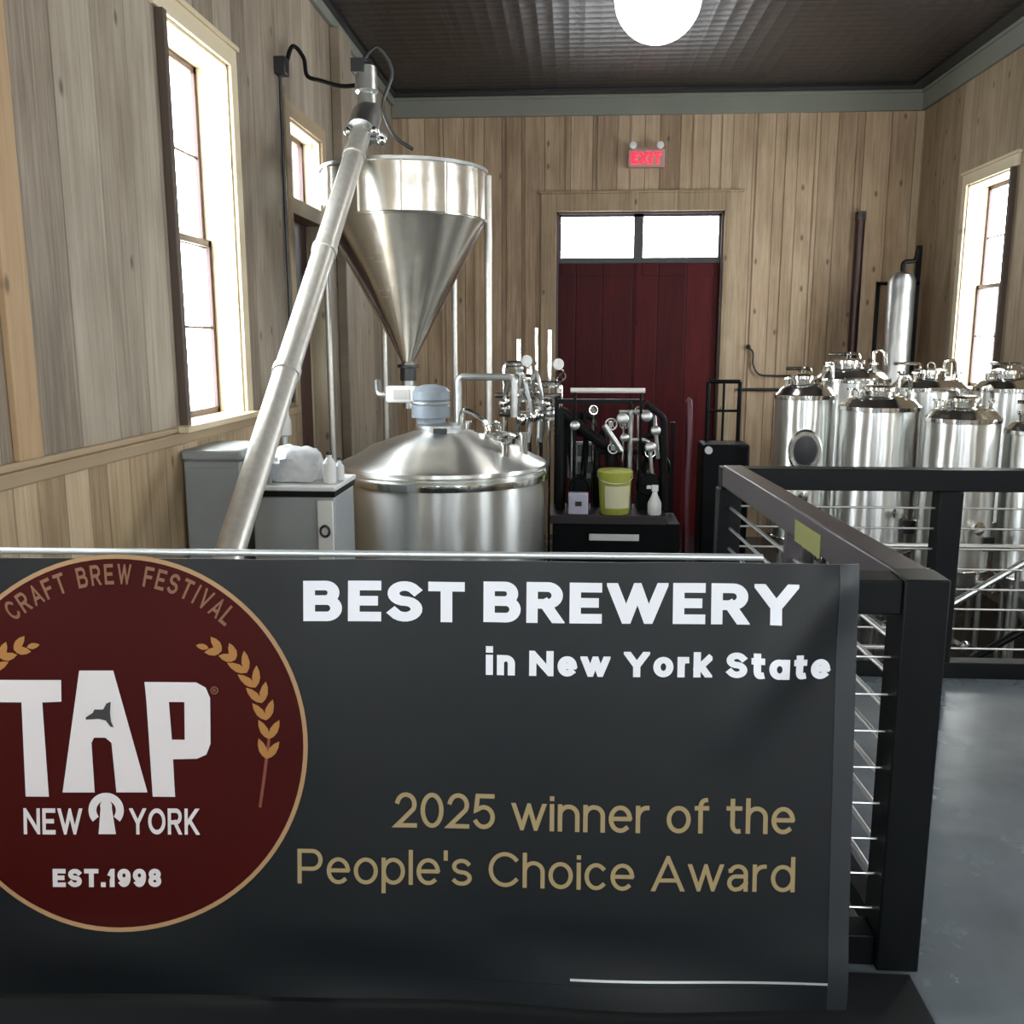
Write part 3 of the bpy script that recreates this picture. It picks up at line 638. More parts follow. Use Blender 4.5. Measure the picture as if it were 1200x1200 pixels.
# wheat ears
def ear(mir, name):
    sp = [(305,942),(309,915),(313,885),(316,862),(313,840),(308,820),(301,802),(291,785),(278,770),(262,760),(247,757)]
    Pp = [lg(*p) for p in sp]
    lst = []
    def leaf(c, ang, ln, wd):
        ca, sa = math.cos(ang), math.sin(ang); pts = []
        for t_, w2 in ((0,0),(.2,.7),(.45,1),(.75,.7),(1,0),(.75,-.7),(.45,-1),(.2,-.7)):
            x = t_*ln; y = w2*wd/2; pts.append((c[0]+x*ca-y*sa, c[1]+x*sa+y*ca))
        return pts
    for i in range(2, 10):
        for k in ((0,) if i == 9 else (0, .5)):
            c = Vector(Pp[i]).lerp(Vector(Pp[i+1]), k) ; d2 = Vector(Pp[min(i+1, 10)])-Vector(Pp[i-1]); an = math.atan2(d2.y, d2.x); ln = .050 if i < 8 else .040
            if k == 0: lst.append(leaf(c, an-.50, ln, .019)); lst.append(leaf(c, an+.50, ln, .019))
            elif i > 8: lst.append(leaf(c, an, ln, .014))
    lst.append(leaf(Vector(Pp[10]), math.atan2(Pp[10][1]-Pp[9][1], Pp[10][0]-Pp[9][0]), .03, .014))
    st = []
    for p, q in zip(Pp[:3], Pp[1:4]):
        p = Vector(p); q = Vector(q); nn = Vector((q.y-p.y, p.x-q.x)).normalized()*.0035; st.append([tuple(p+nn), tuple(q+nn), tuple(q-nn), tuple(p-nn)])
    if mir: lst = [[(2*CX-x, y) for x, y in P] for P in lst]; st = [[(2*CX-x, y) for x, y in P] for P in st]
    bsub(wrap(polys2d(lst), 'wheat_ear', 'wheat', .0018)); bsub(wrap(polys2d(st), 'wheat_stem', 'stemp', .0017))
ear(False, 'wheat_ear'); ear(True, 'wheat_ear')

# ---------------------------------------------------------------- kettle
KX, KY, KR = -.97, 7.05, .775
t = thing('brew_kettle', (KX, KY, ZL), 'large round stainless brew kettle with domed lid below the hopper', 'kettle')
MB().lathe([(.25,-.72), (KR-.02,-.55), (KR-.012,-.5), (KR-.012,.50)], (KX,KY,0), 72).build('shell', 'steel', t)
MB().lathe([(KR,.478), (KR+.012,.482), (KR+.014,.515), (KR+.012,.53), (KR,.533)], (KX,KY,0), 72).build('shell_band', 'polish', t)
MB().lathe([(KR-.012,.533), (KR-.03,.55), (KR-.005,.56), (KR+.006,.575), (KR+.004,.60), (KR-.02,.618), (KR-.08,.64), (KR*.72,.725), (KR*.45,.795), (.24,.83), (.02,.845)], (KX,KY,0), 72).build('lid', 'steel', t)
l = MB().lathe([(.175,.80), (.175,.86), (.19,.865), (.19,.885), (.15,.89), (.02,.90)], (KX-.02,KY-.02,0), 36).build('lid_collar', 'dull', t)
sub(MB().box((KX-.05, KY-.215, .815), (KX+.05, KY-.18, .87)), 'latch', 'dark', l, t)
m_ = MB().lathe([(.11,.89), (.11,.93), (.145,.935), (.145,1.02), (.135,1.03), (.135,1.06), (.145,1.07), (.145,1.13), (.12,1.16), (.05,1.18)], (KX-.10,KY+.02,0), 32).build('agitator_motor', 'greyblue', t)
sub(MB().torus((KX-.10,KY+.02,1.045), (0,0,1), .142, .008), 'motor_band', 'dull', m_, t)
j = MB().box((KX-.43, KY-.05, 1.045), (KX-.20, KY+.07, 1.17)).build('junction_box', 'plastic', t, bevel=.018)
sub(MB().box((KX-.37, KY-.056, 1.07), (KX-.25, KY-.049, 1.145)), 'label_plate', 'dull', j, t)
MB().pipe([(KX-.44,KY+.02,1.10), (KX-.50,KY+.02,1.10), (KX-.52,KY+.1,1.2)], .025).build('cable_gland', 'dull', t)
for a in (45, 135, 225, 315):
    x, y = KX+.6*math.cos(R(a)), KY+.6*math.sin(R(a)); MB().cyl((x,y,ZL), (x,y,-.58), .045).build('leg', 'steel', t)
# lid fittings at the right rear
mw = MB().lathe([(.15,.0), (.15,.09), (.17,.095), (.17,.115), (.12,.13), (.02,.14)], (KX+.38, KY+.05, .70), 30, ax=(.1,0,1)).build('manway', 'polish', t)
sub(MB().torus((KX+.39,KY+.05,.85), (.6,1,0), .05, .009), 'manway_handle', 'polish', mw, t)
MB().pipe([(KX+.12,KY+.05,.80), (KX+.14,KY+.02,1.0), (KX+.30,KY+.0,.93), (KX+.34,KY+.02,.80)], .022).build('spray_pipe', 'polish', t)
MB().pipe([(KX+.05,KY+.5,.75), (KX+.05,KY+.5,1.22), (KX+.5,KY+.5,1.22), (KX+.5,KY+.5,.9)], .03).build('vent_pipe', 'dull', t)
for a, r_, h in ((20,.60,.09), (50,.58,.14), (-10,.62,.12), (-35,.60,.07), (75,.5,.16)):
    x, y = KX+r_*math.cos(R(a)), KY+r_*math.sin(R(a)); b = MB().cyl((x,y,.64), (x,y,.70+h), .028); b.cyl((x,y,.70+h), (x,y,.715+h), .042); b.build('lid_port', 'polish', t)

# ---------------------------------------------------------------- grain hopper
HX, HY, HR = -1.445, 8.25, .69
t = thing('grain_hopper', (HX, HY, ZL), 'cone-bottomed stainless grain hopper standing high behind the kettle', 'hopper')
nf = 40
MB().lathe([(HR,2.50), (HR,2.90)], (HX,HY,0), nf, cap=False).build('drum', 'steelw', t)
MB().lathe([(.055,1.27), (.06,1.33), (HR-.01,2.50)], (HX,HY,0), nf, cap=False).build('cone', 'steelw', t)
MB().lathe([(HR,2.885), (HR+.02,2.89), (HR+.02,2.915), (HR,2.92), (HR-.06,2.93), (.2,2.985), (.02,2.99)], (HX,HY,0), nf).build('lid', 'dull', t)
MB().torus((HX,HY,2.50), (0,0,1), HR, .012, n=48).build('support_ring', 'steelw', t)
for a in range(12):
    x, y = HX+(HR+.004)*math.cos(R(a*30+8)), HY+(HR+.004)*math.sin(R(a*30+8)); MB().cyl((x,y,2.51), (x,y,2.89), .010, n=8).build('drum_rib', 'steelw', t)
MB().lathe([(.07,1.16), (.07,1.27), (.095,1.275), (.095,1.30), (.07,1.305)], (HX,HY,0), 24).build('slide_gate', 'dark', t)
MB().cyl((HX,HY,1.165), (HX,HY,.92), .055).build('grist_chute', 'dull', t)
for a in (4, 176, 62, 118):
    x, y = HX+(HR+.02)*math.cos(R(a)), HY+(HR+.02)*math.sin(R(a))
    MB().cyl((x,y,ZL), (x,y,2.88), .028, n=12).build('leg', 'galv', t)

# auger that feeds it
t = thing('grain_auger', (-1.95, 5.1, ZL), 'long pale auger tube slanting up from the grey mill to the hopper', 'auger')
P0 = Vector((-1.80, 4.75, .41)); P1 = Vector((-1.665, 7.70, 3.16)); D_ = (P1-P0).normalized()
MB().cyl(P0-D_*.55, P1, .078, n=24).build('auger_tube', 'galv', t)
for k in (.33, .62, .9): p = P0.lerp(P1, k); MB().cyl(p-D_*.025, p+D_*.025, .088, n=24).build('tube_clamp', 'galv', t)
MB().lathe([(.09,-.10), (.12,-.09), (.12,.13), (.10,.15), (.10,.22)], P1, 24, ax=D_).build('discharge_head', 'dull', t)
MB().cyl(P1, P1+Vector((.10,.20,-.05)), .06, n=18).build('discharge_spout', 'dull', t)
gm = MB().lathe([(.05,0), (.085,.02), (.085,.12), (.07,.14), (.09,.16), (.09,.34), (.06,.37)], P1+D_*.20, 20, ax=(-.05,.1,1)).build('gear_motor', 'dull', t)
sub(MB().box(P1+Vector((-.10,.05,.42)), P1+Vector((.0,.2,.52))), 'terminal_box', 'dark', gm, t)
MB().tube([P1+Vector((-.03,.1,.50)), P1+Vector((.10,.15,.62)), P1+Vector((.2,.2,.45)), P1+Vector((.12,.2,.2)), P1+Vector((.2,.25,-.02)), P1+Vector((.34,.3,-.12))], .014).build('flexible_conduit', 'dark', t)
MB().box((-2.02, 4.05, -.42), (-1.72, 4.42, -.02)).build('feed_boot', 'galv', t, bevel=.01)
MB().cyl((-1.87,4.23,ZL), (-1.87,4.23,-.42), .03).build('stand', 'galv', t)
p = P1-D_*.12
for k, (dx, dy, dz) in enumerate(((.11,-.05,.02), (.16,.02,-.04), (.10,.1,.05), (-.09,-.04,.02))): b = MB().sphere(p+Vector((dx,dy,dz)), .035, n=10); b.cyl(p, p+Vector((dx,dy,dz)), .018, n=8); b.build('clamp_bolt', 'polish', t)

# ---------------------------------------------------------------- grey mill cabinets
t = thing('control_cabinet', (-2.08, 5.45, ZL), 'blue-grey metal cabinet against the left wall below the window', 'cabinet')
MB().box((-2.315, 5.42, ZL), (-1.97, 5.95, .80)).build('body', 'greybox', t, bevel=.012)
MB().box((-2.30, 5.405, ZL+.1), (-1.99, 5.42, .76)).build('door', 'greybox', t, bevel=.004)
MB().box((-2.32, 5.40, .80), (-1.95, 5.97, .865)).build('sloping_cap', 'greybox', t, bevel=.02)
t = thing('grist_mill', (-1.5, 5.4, ZL), 'pale grey mill chest with a black-edged lid at the kettle side', 'mill')
MB().box((-1.88, 5.36, ZL), (-1.30, 5.85, .60)).build('body', 'greybox', t, bevel=.012)
MB().box((-1.42, 5.342, ZL+.2), (-1.31, 5.36, .58)).build('side_panel', 'plastic', t, bevel=.006)
b = MB(); b.torus((-1.365, 5.33, .40), (0,1,0), .032, .008, n=20); b.cyl((-1.365,5.345,.435), (-1.365,5.33,.432), .006, n=8); b.build('pull_ring', 'dark', t)
MB().box((-1.885, 5.35, .60), (-1.295, 5.86, .635)).build('lid_gasket', 'rubber', t)
MB().box((-1.89, 5.34, .635), (-1.285, 5.87, .665)).build('lid', 'plastic', t, bevel=.008)
b = MB(); b.poly([(-1.88,5.40), (-1.76,5.40), (-1.76,5.44), (-1.88,5.44)], (.6,.84)); b.build('hopper_flap', 'greybox', t, bevel=.006)
t.location.x -= .06; t.scale.x = .85
def lump(name, c, sx, sy, sz, m, label, cat, seed, group=None):
    b = MB(); b.sphere((0,0,0), 1, n=28)
    for v in b.b.verts:
        n_ = noise.fractal(v.co*1.6+Vector((seed,seed*2,0)), .8, 2, 4); v.co *= 1+.22*n_
        v.co.z = max(v.co.z, -.55); q = v.co
        v.co = Vector((q.x*sx, q.y*sy, (q.z+.55)*sz))
    return tag(b.build(name, m, origin=None), label, cat, group), b
def place(o, loc): o.location = loc; return o
place(lump('plastic_sack', 0, .21, .16, .13, 'sack', 'crumpled pale sack lying on the lid of the grey mill', 'sack', 3)[0], (-1.70, 5.60, .668))
def bottle(x, y, z, s, label, grp=None, m='plastic'):
    t = thing('plastic_bottle', (x,y,z), label, 'bottle', grp)
    MB().lathe([(.030*s,0), (.036*s,.008*s), (.036*s,.11*s), (.014*s,.14*s), (.014*s,.155*s)], (x,y,z), 18).build('bottle_body', m, t)
    MB().cyl((x,y,z+.155*s), (x,y,z+.175*s), .017*s, n=14).build('cap', 'dark', t)
    return t
bottle(-1.44, 5.46, .667, 1.1, 'white plastic bottle standing on the mill lid beside the sack')
bottle(-1.41, 5.58, .667, .8, 'smaller white bottle at the right end of the mill lid')
# valve riser on the left wall, just behind the auger
t = thing('wall_riser', (-2.2, 7.1, ZL), 'pale upright pipe and valve on the left wall behind the auger', 'pipe')
MB().pipe([(-2.22,7.1,ZL), (-2.22,7.1,1.10), (-2.32,7.1,1.10)], .035).build('riser_pipe', 'dull', t)
MB().lathe([(.035,0), (.06,.01), (.06,.12), (.045,.16), (.045,.22)], (-2.22,7.1,.78), 18).build('valve_body', 'plastic', t)
MB().cyl((-2.22,7.05,1.0), (-2.22,6.98,1.0), .035).build('gauge', 'plastic', t)

# ---------------------------------------------------------------- pipework between kettle and bench
def wheel(b, c, ax, r): b.torus(c, ax, r, r*.14, n=18, m=6); a = Vector(ax).normalized(); u = a.orthogonal().normalized(); v = a.cross(u); c = Vector(c); b.cyl(c-u*r, c+u*r, r*.1, n=6); b.cyl(c-v*r, c+v*r, r*.1, n=6)
t = thing('pipe_manifold', (-.35, 8.1, ZL), 'bright stainless pipes and valves rising behind the right side of the kettle', 'pipework')
b = MB()
b.pipe([(-.62,8.60,ZL), (-.62,8.60,1.30), (-.40,8.60,1.30), (-.40,8.60,.5)], .027); b.pipe([(-.50,8.70,ZL), (-.50,8.70,1.52)], .02)
b.pipe([(-.30,8.55,ZL), (-.30,8.55,1.12), (-.12,8.55,1.12), (-.12,8.55,.4)], .032); b.pipe([(-.22,8.75,ZL), (-.22,8.75,1.60)], .018)
b.pipe([(-.70,8.50,1.02), (-.10,8.50,1.02)], .024); b.pipe([(-.66,8.45,.86), (-.2,8.45,.86), (-.2,8.70,.86)], .028); b.pipe([(-.34,8.75,1.2), (-.34,8.75,1.62)], .014)
b.build('pipes', 'polish', t)
for c, r_ in (((-.55,8.47,1.16), .07), ((-.36,8.43,1.05), .08), ((-.21,8.42,.95), .06), ((-.12,8.45,1.20), .055)):
    w_ = MB(); wheel(w_, c, (.3,-1,.25), r_); w_.build('hand_wheel', 'polish', t)
for c in ((-.62,8.60,.95), (-.45,8.50,1.02), (-.30,8.55,.95), (-.2,8.45,.86), (-.12,8.55,.72), (-.5,8.70,1.25)):
    MB().lathe([(.03,-.06), (.052,-.055), (.052,-.04), (.04,-.03), (.05,0), (.04,.03), (.052,.04), (.052,.055), (.03,.06)], c, 18).build('valve_body', 'steel', t)
for c in ((-.42,8.45,1.33), (-.14,8.48,1.30)):
    g = MB().cyl(c, (c[0]+.01, c[1]-.035, c[2]), .05, n=20).build('gauge', 'steel', t); sub(MB().cyl((c[0]+.01,c[1]-.036,c[2]), (c[0]+.01,c[1]-.038,c[2]), .042, n=20), 'gauge_face', 'plastic', g, t)

rq = random.Random(11)
for k in range(8):
    x = -.62+.055*k; z = rq.uniform(.78,1.18); w_ = MB().cyl((x,8.44,z), (x+rq.uniform(-.05,.05),8.36,z+.02), .026, n=14); w_.lathe([(.02,0), (.042,.008), (.042,.022), (.03,.03), (.034,.05), (.034,.07), (.01,.08)], (x,8.36,z), 16, ax=(rq.uniform(-.5,.5),-1,rq.uniform(-.2,.5))); w_.build('clamped_fitting', 'polish', t)
for k in range(3):
    x = -.62+.12*k; MB().tube([(x,8.5,1.0), (x+.05,8.38,1.18+.03*k), (x+.10,8.36,1.05), (x+.13,8.45,.85), (x+.10,8.5,.6)], .017, 8).build('flexible_hose', 'dull' if k != 1 else 'plastic', t)
# ---------------------------------------------------------------- black pump bench
t = thing('pump_bench', (.32, 8.1, ZL), 'black steel bench crowded with pumps and pipes before the red door', 'bench')
MB().box((-.16, 7.85, ZL), (.92, 8.4, -.02)).build('cabinet', 'blackm', t, bevel=.01)
MB().box((-.18, 7.80, -.02), (.80, 8.42, .055)).build('worktop', 'railtop', t, bevel=.006)
MB().box((.15, 7.78, -.155), (.57, 7.80, -.10)).build('light_strip', 'plastic', t, bevel=.004)['label'] = 'white strip on the front'
for x, z in ((-.14, 1.02), (.88, .80)): MB().box((x-.02, 8.32, .0), (x+.02, 8.36, z)).build('upright', 'blackm', t)
MB().box((-.14, 8.30, .96), (.62, 8.36, 1.0)).build('cross_bar', 'blackm', t)
tb = MB().pipe([(-.02,8.05,1.09), (.61,8.05,1.09)], .022).build('top_tube', 'tube', t); tb['label'] = 'pale horizontal tube'
for x in (.02, .58): MB().cyl((x,8.05,.06), (x,8.05,1.08), .012).build('tube_bracket', 'blackm', t)
b = MB()
b.pipe([(-.10,8.1,.06), (-.10,8.1,.92), (.06,8.1,.78), (.28,8.1,.62)], .045); b.pipe([(.10,8.2,.72), (.34,8.2,.58), (.34,8.2,.06)], .04)
b.pipe([(.62,8.1,.98), (.78,8.1,.86), (.80,8.1,.06)], .03); b.pipe([(.22,8.25,.06), (.22,8.25,.55), (.6,8.25,.55)], .03)
b.build('dark_pipes', 'rubber', t)
b = MB()
b.pipe([(.27,8.0,.80), (.42,8.0,.58)], .026); b.pipe([(.50,8.14,.055), (.50,8.14,.92)], .024); b.pipe([(.50,8.14,.66), (.66,8.14,.66), (.70,8.14,.3)], .020); b.pipe([(.40,8.15,.9), (.70,8.15,.9), (.74,8.15,.5)], .018)
b.build('bright_pipes', 'dull', t)
for c, r_ in (((.42,7.95,.86), .05), ((.62,7.95,.88), .045), ((.66,7.97,.62), .045), ((.44,7.96,.70), .035), ((.70,7.97,.76), .04), ((.02,7.96,.80), .04)):
    MB().lathe([(r_*.5,-.03), (r_,-.02), (r_,.02), (r_*.5,.03)], c, 16, ax=(.1,-1,.1)).build('valve_body', 'dull', t)
for x, z0, r_ in ((.06, .25, .09), (.66, .28, .10)):
    p_ = MB().lathe([(r_*.9,-.14), (r_,-.13), (r_,.13), (r_*.7,.16)], (x, 8.2, z0), 22, ax=(0,1,0)).build('pump_motor', 'blackm', t)
    sub(MB().box((x-.09, 8.1, .056), (x+.09, 8.3, z0-r_*.6)), 'motor_foot', 'blackm', p_, t)
for k in range(3): MB().box((.05+.0*k, 8.28, .50-.15*k), (.20, 8.30, .60-.15*k)).build('switch_box', 'dark', t)
MB().box((-.04, 8.30, .30), (.17, 8.40, .62)).build('control_panel', 'greybox', t, bevel=.008)
rr = random.Random(5)
for k in range(9):
    x0 = -.08+.10*k; x1 = x0+rr.uniform(-.12, .16); h = rr.uniform(.55, 1.0)
    x1 = min(.80, max(-.05, x1))
    MB().tube([(x0, 8.27, .06), (x0+rr.uniform(-.03,.03), 8.25, h*.6), ((x0+x1)/2, 8.22, h), (x1, 8.25, h*.65), (x1+rr.uniform(-.03,.03), 8.3, .3), (x1, 8.34, .06)], rr.choice((.012,.016,.02)), 8).build('flexible_hose', rr.choice(('rubber','rubber','dark','dull')), t)
for k in range(7):
    c = (rr.uniform(-.02,.76), 8.16, rr.uniform(.42,.95)); m2 = MB().cyl((c[0],8.16,c[2]), (c[0],8.24,c[2]), .022, n=12); wheel(m2, (c[0],8.15,c[2]), (rr.uniform(-.4,.4),-1,.1), rr.uniform(.03,.05)); m2.cyl((c[0],8.22,.055), (c[0],8.22,c[2]), .010, n=8); m2.build('valve_handle', rr.choice(('dull','polish','greybox')), t)
for c, q_ in (((.73,8.22,.42), .11), ((.70,8.24,.60), .10), ((.10,8.26,.78), .09)): MB().torus(c, (.1,1,.1), q_, .022, n=26).torus((c[0]+.01,c[1]+.045,c[2]-.01), (.1,1,0), q_*.93, .022, n=26).build('hose_coil', 'rubber', t)
# on the bench
t = thing('plastic_pail', (.365, 7.93, .055), 'yellow-green pail with a pale label standing on the black bench', 'pail')
MB().lathe([(.118,0), (.125,.01), (.142,.33), (.138,.33), (.12,.02)], (.365,7.93,.057), 32).build('pail_body', 'yellow', t)
MB().lathe([(.15,.325), (.152,.36), (.142,.375), (.02,.378)], (.365,7.93,.057), 32).build('lid', 'yellow', t)
b = MB(); L_ = []
for j in range(2):
    z = .055+(.06 if j == 0 else .25); r_ = (.1285 if j == 0 else .1385); L_.append([b.b.verts.new((.365+r_*math.sin(R(a)), 7.93-r_*math.cos(R(a)), z)) for a in range(-40, 66, 7)])
for i in range(len(L_[0])-1): b.b.faces.new((L_[0][i], L_[0][i+1], L_[1][i+1], L_[1][i]))
b.build('paper_label', 'label', t)
b = MB(); b.tube([(.365+.15*math.cos(R(a)), 7.93-.03-.12*math.sin(R(a)), .39-.06*math.sin(R(a))) for a in range(0, 181, 20)], .004, 6); b.build('wire_handle', 'dull', t)
t = thing('meter_box', (.055, 7.86, .055), 'small lavender-white box beside the yellow-green pail', 'box')
MB().box((-.03, 7.83, .057), (.14, 7.92, .24)).build('housing', 'lav', t, bevel=.01)
MB().box((.03, 7.824, .13), (.085, 7.83, .17)).build('display', 'dark', t)
t = thing('spray_bottle', (.69, 7.88, .055), 'white spray bottle leaning at the right end of the bench', 'bottle')
MB().lathe([(.052,0), (.058,.01), (.058,.10), (.025,.17), (.018,.20)], (.70,7.88,.057), 20).build('bottle_body', 'plastic', t)
b = MB(); b.box((.672,7.862,.255), (.728,7.898,.31)); b.box((.63,7.87,.275), (.672,7.89,.305)); b.build('trigger_head', 'plastic', t, bevel=.006)
# maroon hose on a stand
t = thing('upright_hose', (.95, 7.95, ZL), 'dull maroon hose hanging down right of the black bench', 'hose')
MB().tube([(.985,8.12,1.0), (.985,8.04,.98), (.99,8.0,.7), (.98,7.98,.2), (1.0,7.98,-.4), (1.1,7.9,ZL+.03)], .024, 12).build('hose_line', 'redhose', t)
MB().cyl((.99,8.14,ZL), (.99,8.14,1.03), .015).build('hose_stand', 'blackm', t)

# ---------------------------------------------------------------- dark cart and rail right of the door
t = thing('tool_trolley', (1.42, 9.0, ZL), 'black trolley with tall handle frame right of the red door', 'trolley')
MB().box((1.22, 8.85, ZL+.12), (1.66, 9.25, .55)).build('body', 'blackm', t, bevel=.02)
for x in (1.30, 1.60): MB().cyl((x,9.2,.50), (x,9.2,1.12), .02).build('handle_post', 'blackm', t)
b = MB(); b.cyl((1.30,9.2,1.12), (1.60,9.2,1.12), .02); b.cyl((1.30,9.2,.84), (1.60,9.2,.84), .012); b.cyl((1.45,9.2,.55), (1.45,9.2,1.12), .012); b.build('handle_bar', 'blackm', t)
MB().cyl((1.27,8.84,.50), (1.27,8.80,.50), .035).build('knob', 'plastic', t)
for x in (1.30, 1.58):
    MB().cyl((x-.02,8.95,ZL+.07), (x+.02,8.95,ZL+.07), .07).build('wheel', 'rubber', t)
# low rack between the side rail and the tanks
t = thing('barrier_rail', (1.2, 6.3, ZL), 'low black barrier frame at the pit edge beside the dark bench', 'railing')
b = MB(); 
for x in (.95, 1.35, 1.75): b.box((x-.02, 6.28, ZL), (x+.02, 6.32, -.1))
b.box((.93,6.28,-.12), (1.77,6.32,-.08)); b.box((.93,6.28,-.5), (1.77,6.32,-.47)); b.build('frame', 'blackm', t)

# ---------------------------------------------------------------- fermenting tanks
def make_tank(label):
    """radius .30, shell top at z 2.1 above its base"""
    t = thing('fermenting_tank', (0,0,0), label, 'tank', 'stainless fermenting tanks on the right')
    r = .30
    MB().lathe([(r,.95), (r,2.06)], (0,0,0), 48, cap=False).build('shell', 'steel', t)
    MB().lathe([(.04,.52), (.045,.56), (r,.95)], (0,0,0), 48).build('cone', 'steel', t)
    MB().lathe([(r,2.04), (r+.008,2.045), (r+.008,2.075), (r-.01,2.085), (r*.85,2.125), (r*.5,2.165), (.02,2.18)], (0,0,0), 48).build('dome', 'polish', t)
    MB().torus((0,0,.96), (0,0,1), r+.002, .010, n=40).build('lower_band', 'polish', t)
    mw = MB().lathe([(.11,0), (.11,.05), (.13,.055), (.13,.08), (.09,.095), (.02,.10)], (-.04,-.06,2.14), 28).build('top_manway', 'polish', t)
    sub(MB().torus((-.04,-.06,2.25), (1,.4,0), .035, .007, n=16, m=6), 'manway_knob', 'polish', mw, t)
    b = MB().pipe([(.16,.02,2.12), (.16,.02,2.30), (.24,.0,2.30), (.25,.0,2.18)], .017, 8, .04); b.build('blow_off_pipe', 'polish', t); b = MB(); b.pipe([(.05,.18,2.14), (.05,.18,2.27), (-.2,.2,2.27)], .014, 8, .04); b.build('blow_off_pipe', 'polish', t)
    for x, y in ((.16,-.14), (-.17,.14), (.02,.2), (-.2,-.06)): b = MB().cyl((x,y,2.1), (x,y,2.19), .02, n=10); b.cyl((x,y,2.19), (x,y,2.205), .034, n=12); b.build('lid_port', 'polish', t)
    for a in (45, 135, 225, 315):
        x, y = .25*math.cos(R(a)), .25*math.sin(R(a)); l = MB().cyl((x,y,0), (x,y,1.02), .024, n=10).build('leg', 'dull', t)
    b = MB(); b.lathe([(.02,0), (.035,.01), (.035,.05), (.05,.055), (.05,.07), (.02,.075)], (0,-.30,1.30), 14, ax=(0,-1,0)); b.build('sample_port', 'polish', t); b = MB(); b.pipe([(0,-.02,.54), (0,-.02,.40), (0,-.34,.40)], .022, 8, .05); b.lathe([(.03,0), (.05,.01), (.05,.03), (.035,.05), (.035,.09)], (0,-.30,.40), 14, ax=(0,-1,0)); b.build('outlet_valve', 'polish', t)
    MB().box((.10,-.30,1.12), (.19,-.268,1.22)).build('thermometer', 'dark', t)
    b = MB(); b.lathe([(.03,0), (.03,.09), (.05,.095), (.05,.11)], (.14,-.20,.86), 14, ax=(.45,-1,-.1)); wheel(b, (.19,-.33,.85), (.45,-1,-.1), .04); b.build('racking_valve', 'polish', t)
    return t
tanks = [  # x, y, scale radius, top z, turn, label
    (1.90, 7.85, .80, 1.10, -10, 'leftmost shiny fermenting tank, with the round side hatch'),
    (2.40, 7.55, 1.0, 1.03, 12, 'shiny steel tank, second from the left in the front row'),
    (2.84, 7.05, .85, .98, 10, 'tall steel tank just right of the black rail post'),
    (3.40, 6.95, .92, .90, -15, 'tank at the right edge of the photo in the front row'),
    (2.52, 8.75, 1.08, 1.20, -15, 'tank in the rear row with the highest domed lid'),
    (3.22, 8.8, 1.08, 1.12, 20, 'rear-row tank in front of the tall narrow cylinder'),
    (3.92, 8.7, 1.08, 1.12, -25, 'rear-row tank below the right-hand window'),
    (3.98, 7.4, .9, .96, 5, 'tank standing closest to the right wall in the front row'),
]
proto = make_tank(tanks[0][5])
for i, (x, y, s, zt, a, lab) in enumerate(tanks):
    o = proto if i == 0 else copy_tree(proto)
    o['label'] = lab
    o.location = (x, y, ZL); o.rotation_euler = (0, 0, R(a)); k = (zt-ZL)/2.10; o.scale = (s, s, k)
bpy.context.view_layer.update()
# the first tank's round side hatch
o = MB().lathe([(.165,-.01), (.165,.03), (.15,.045), (.12,.045), (.115,.02), (.02,.015)], (0,-.30,1.66), 30, ax=(0,-1,0)).build('side_hatch', 'polish', None); o.parent = proto
o2 = MB().lathe([(.113,.021), (.02,.03)], (0,-.30,1.66), 30, ax=(0,-1,0)).build('hatch_cover', 'dark', None); o2.parent = o
# product lines and racks among the tanks
t = thing('product_line', (3.2, 6.6, ZL), 'thin steel transfer pipe crossing low in front of the tanks', 'pipe')
MB().pipe([(1.7,6.55,.10), (4.1,6.55,.10)], .02, 8).build('pipe_run', 'dull', t)
for x in (1.8, 2.6, 3.4, 4.05): MB().cyl((x,6.55,ZL), (x,6.55,.08), .012, n=8).build('pipe_stand', 'dull', t)
# stairs down to the pit
t = thing('steel_stair', (2.9, 5.3, ZL), 'grey steel stair with a black handrail going down to the tanks', 'stairs')
for y in (4.9, 5.6):
    MB().bar((2.05, y, ZL+.05), (3.75, y, -.02), .03, .16).build('stringer', 'dull', t)
    MB().pipe([(2.12, y, ZL+.02), (2.12, y, -.16), (3.75, y, .92)], .022, 10, .05).build('handrail', 'blackm' if y < 5 else 'dull', t)
    for k in (.33, .66): x = 2.12+1.6*k; z = -1.05+1.05*k; MB().cyl((x,y,z), (x,y,z+.90), .016).build('baluster', 'dull', t)
for k in range(6):
    x = 2.18+.265*k; z = ZL+.17*(k+1); MB().box((x, 4.9, z-.03), (x+.25, 5.6, z)).build('tread', 'dull', t)
t = thing('stair_landing', (4.0, 5.2, ZL), 'steel platform at the head of the pit stair', 'platform')
MB().box((3.80, 4.88, -.06), (4.28, 5.62, 0)).build('deck', 'dull', t)
for x in (3.84, 4.25): MB().box((x-.03, 5.55, ZL), (x+.03, 5.6, -.06)).build('leg', 'dull', t)
# pallet rack of grey bars
t = thing('keg_rack', (1.7, 5.1, ZL), 'low grey tube rack on the pit floor under the cross rail', 'rack')
b = MB()
for z in (-.95, -.62, -.30):
    b.cyl((1.25,5.0,z), (2.0,5.0,z), .018, n=8); b.cyl((1.25,5.5,z), (2.0,5.5,z), .018, n=8)
for x in (1.25, 2.0):
    for y in (5.0, 5.5): b.cyl((x,y,ZL), (x,y,-.28), .02, n=8)
b.build('rack_frame', 'dull', t)

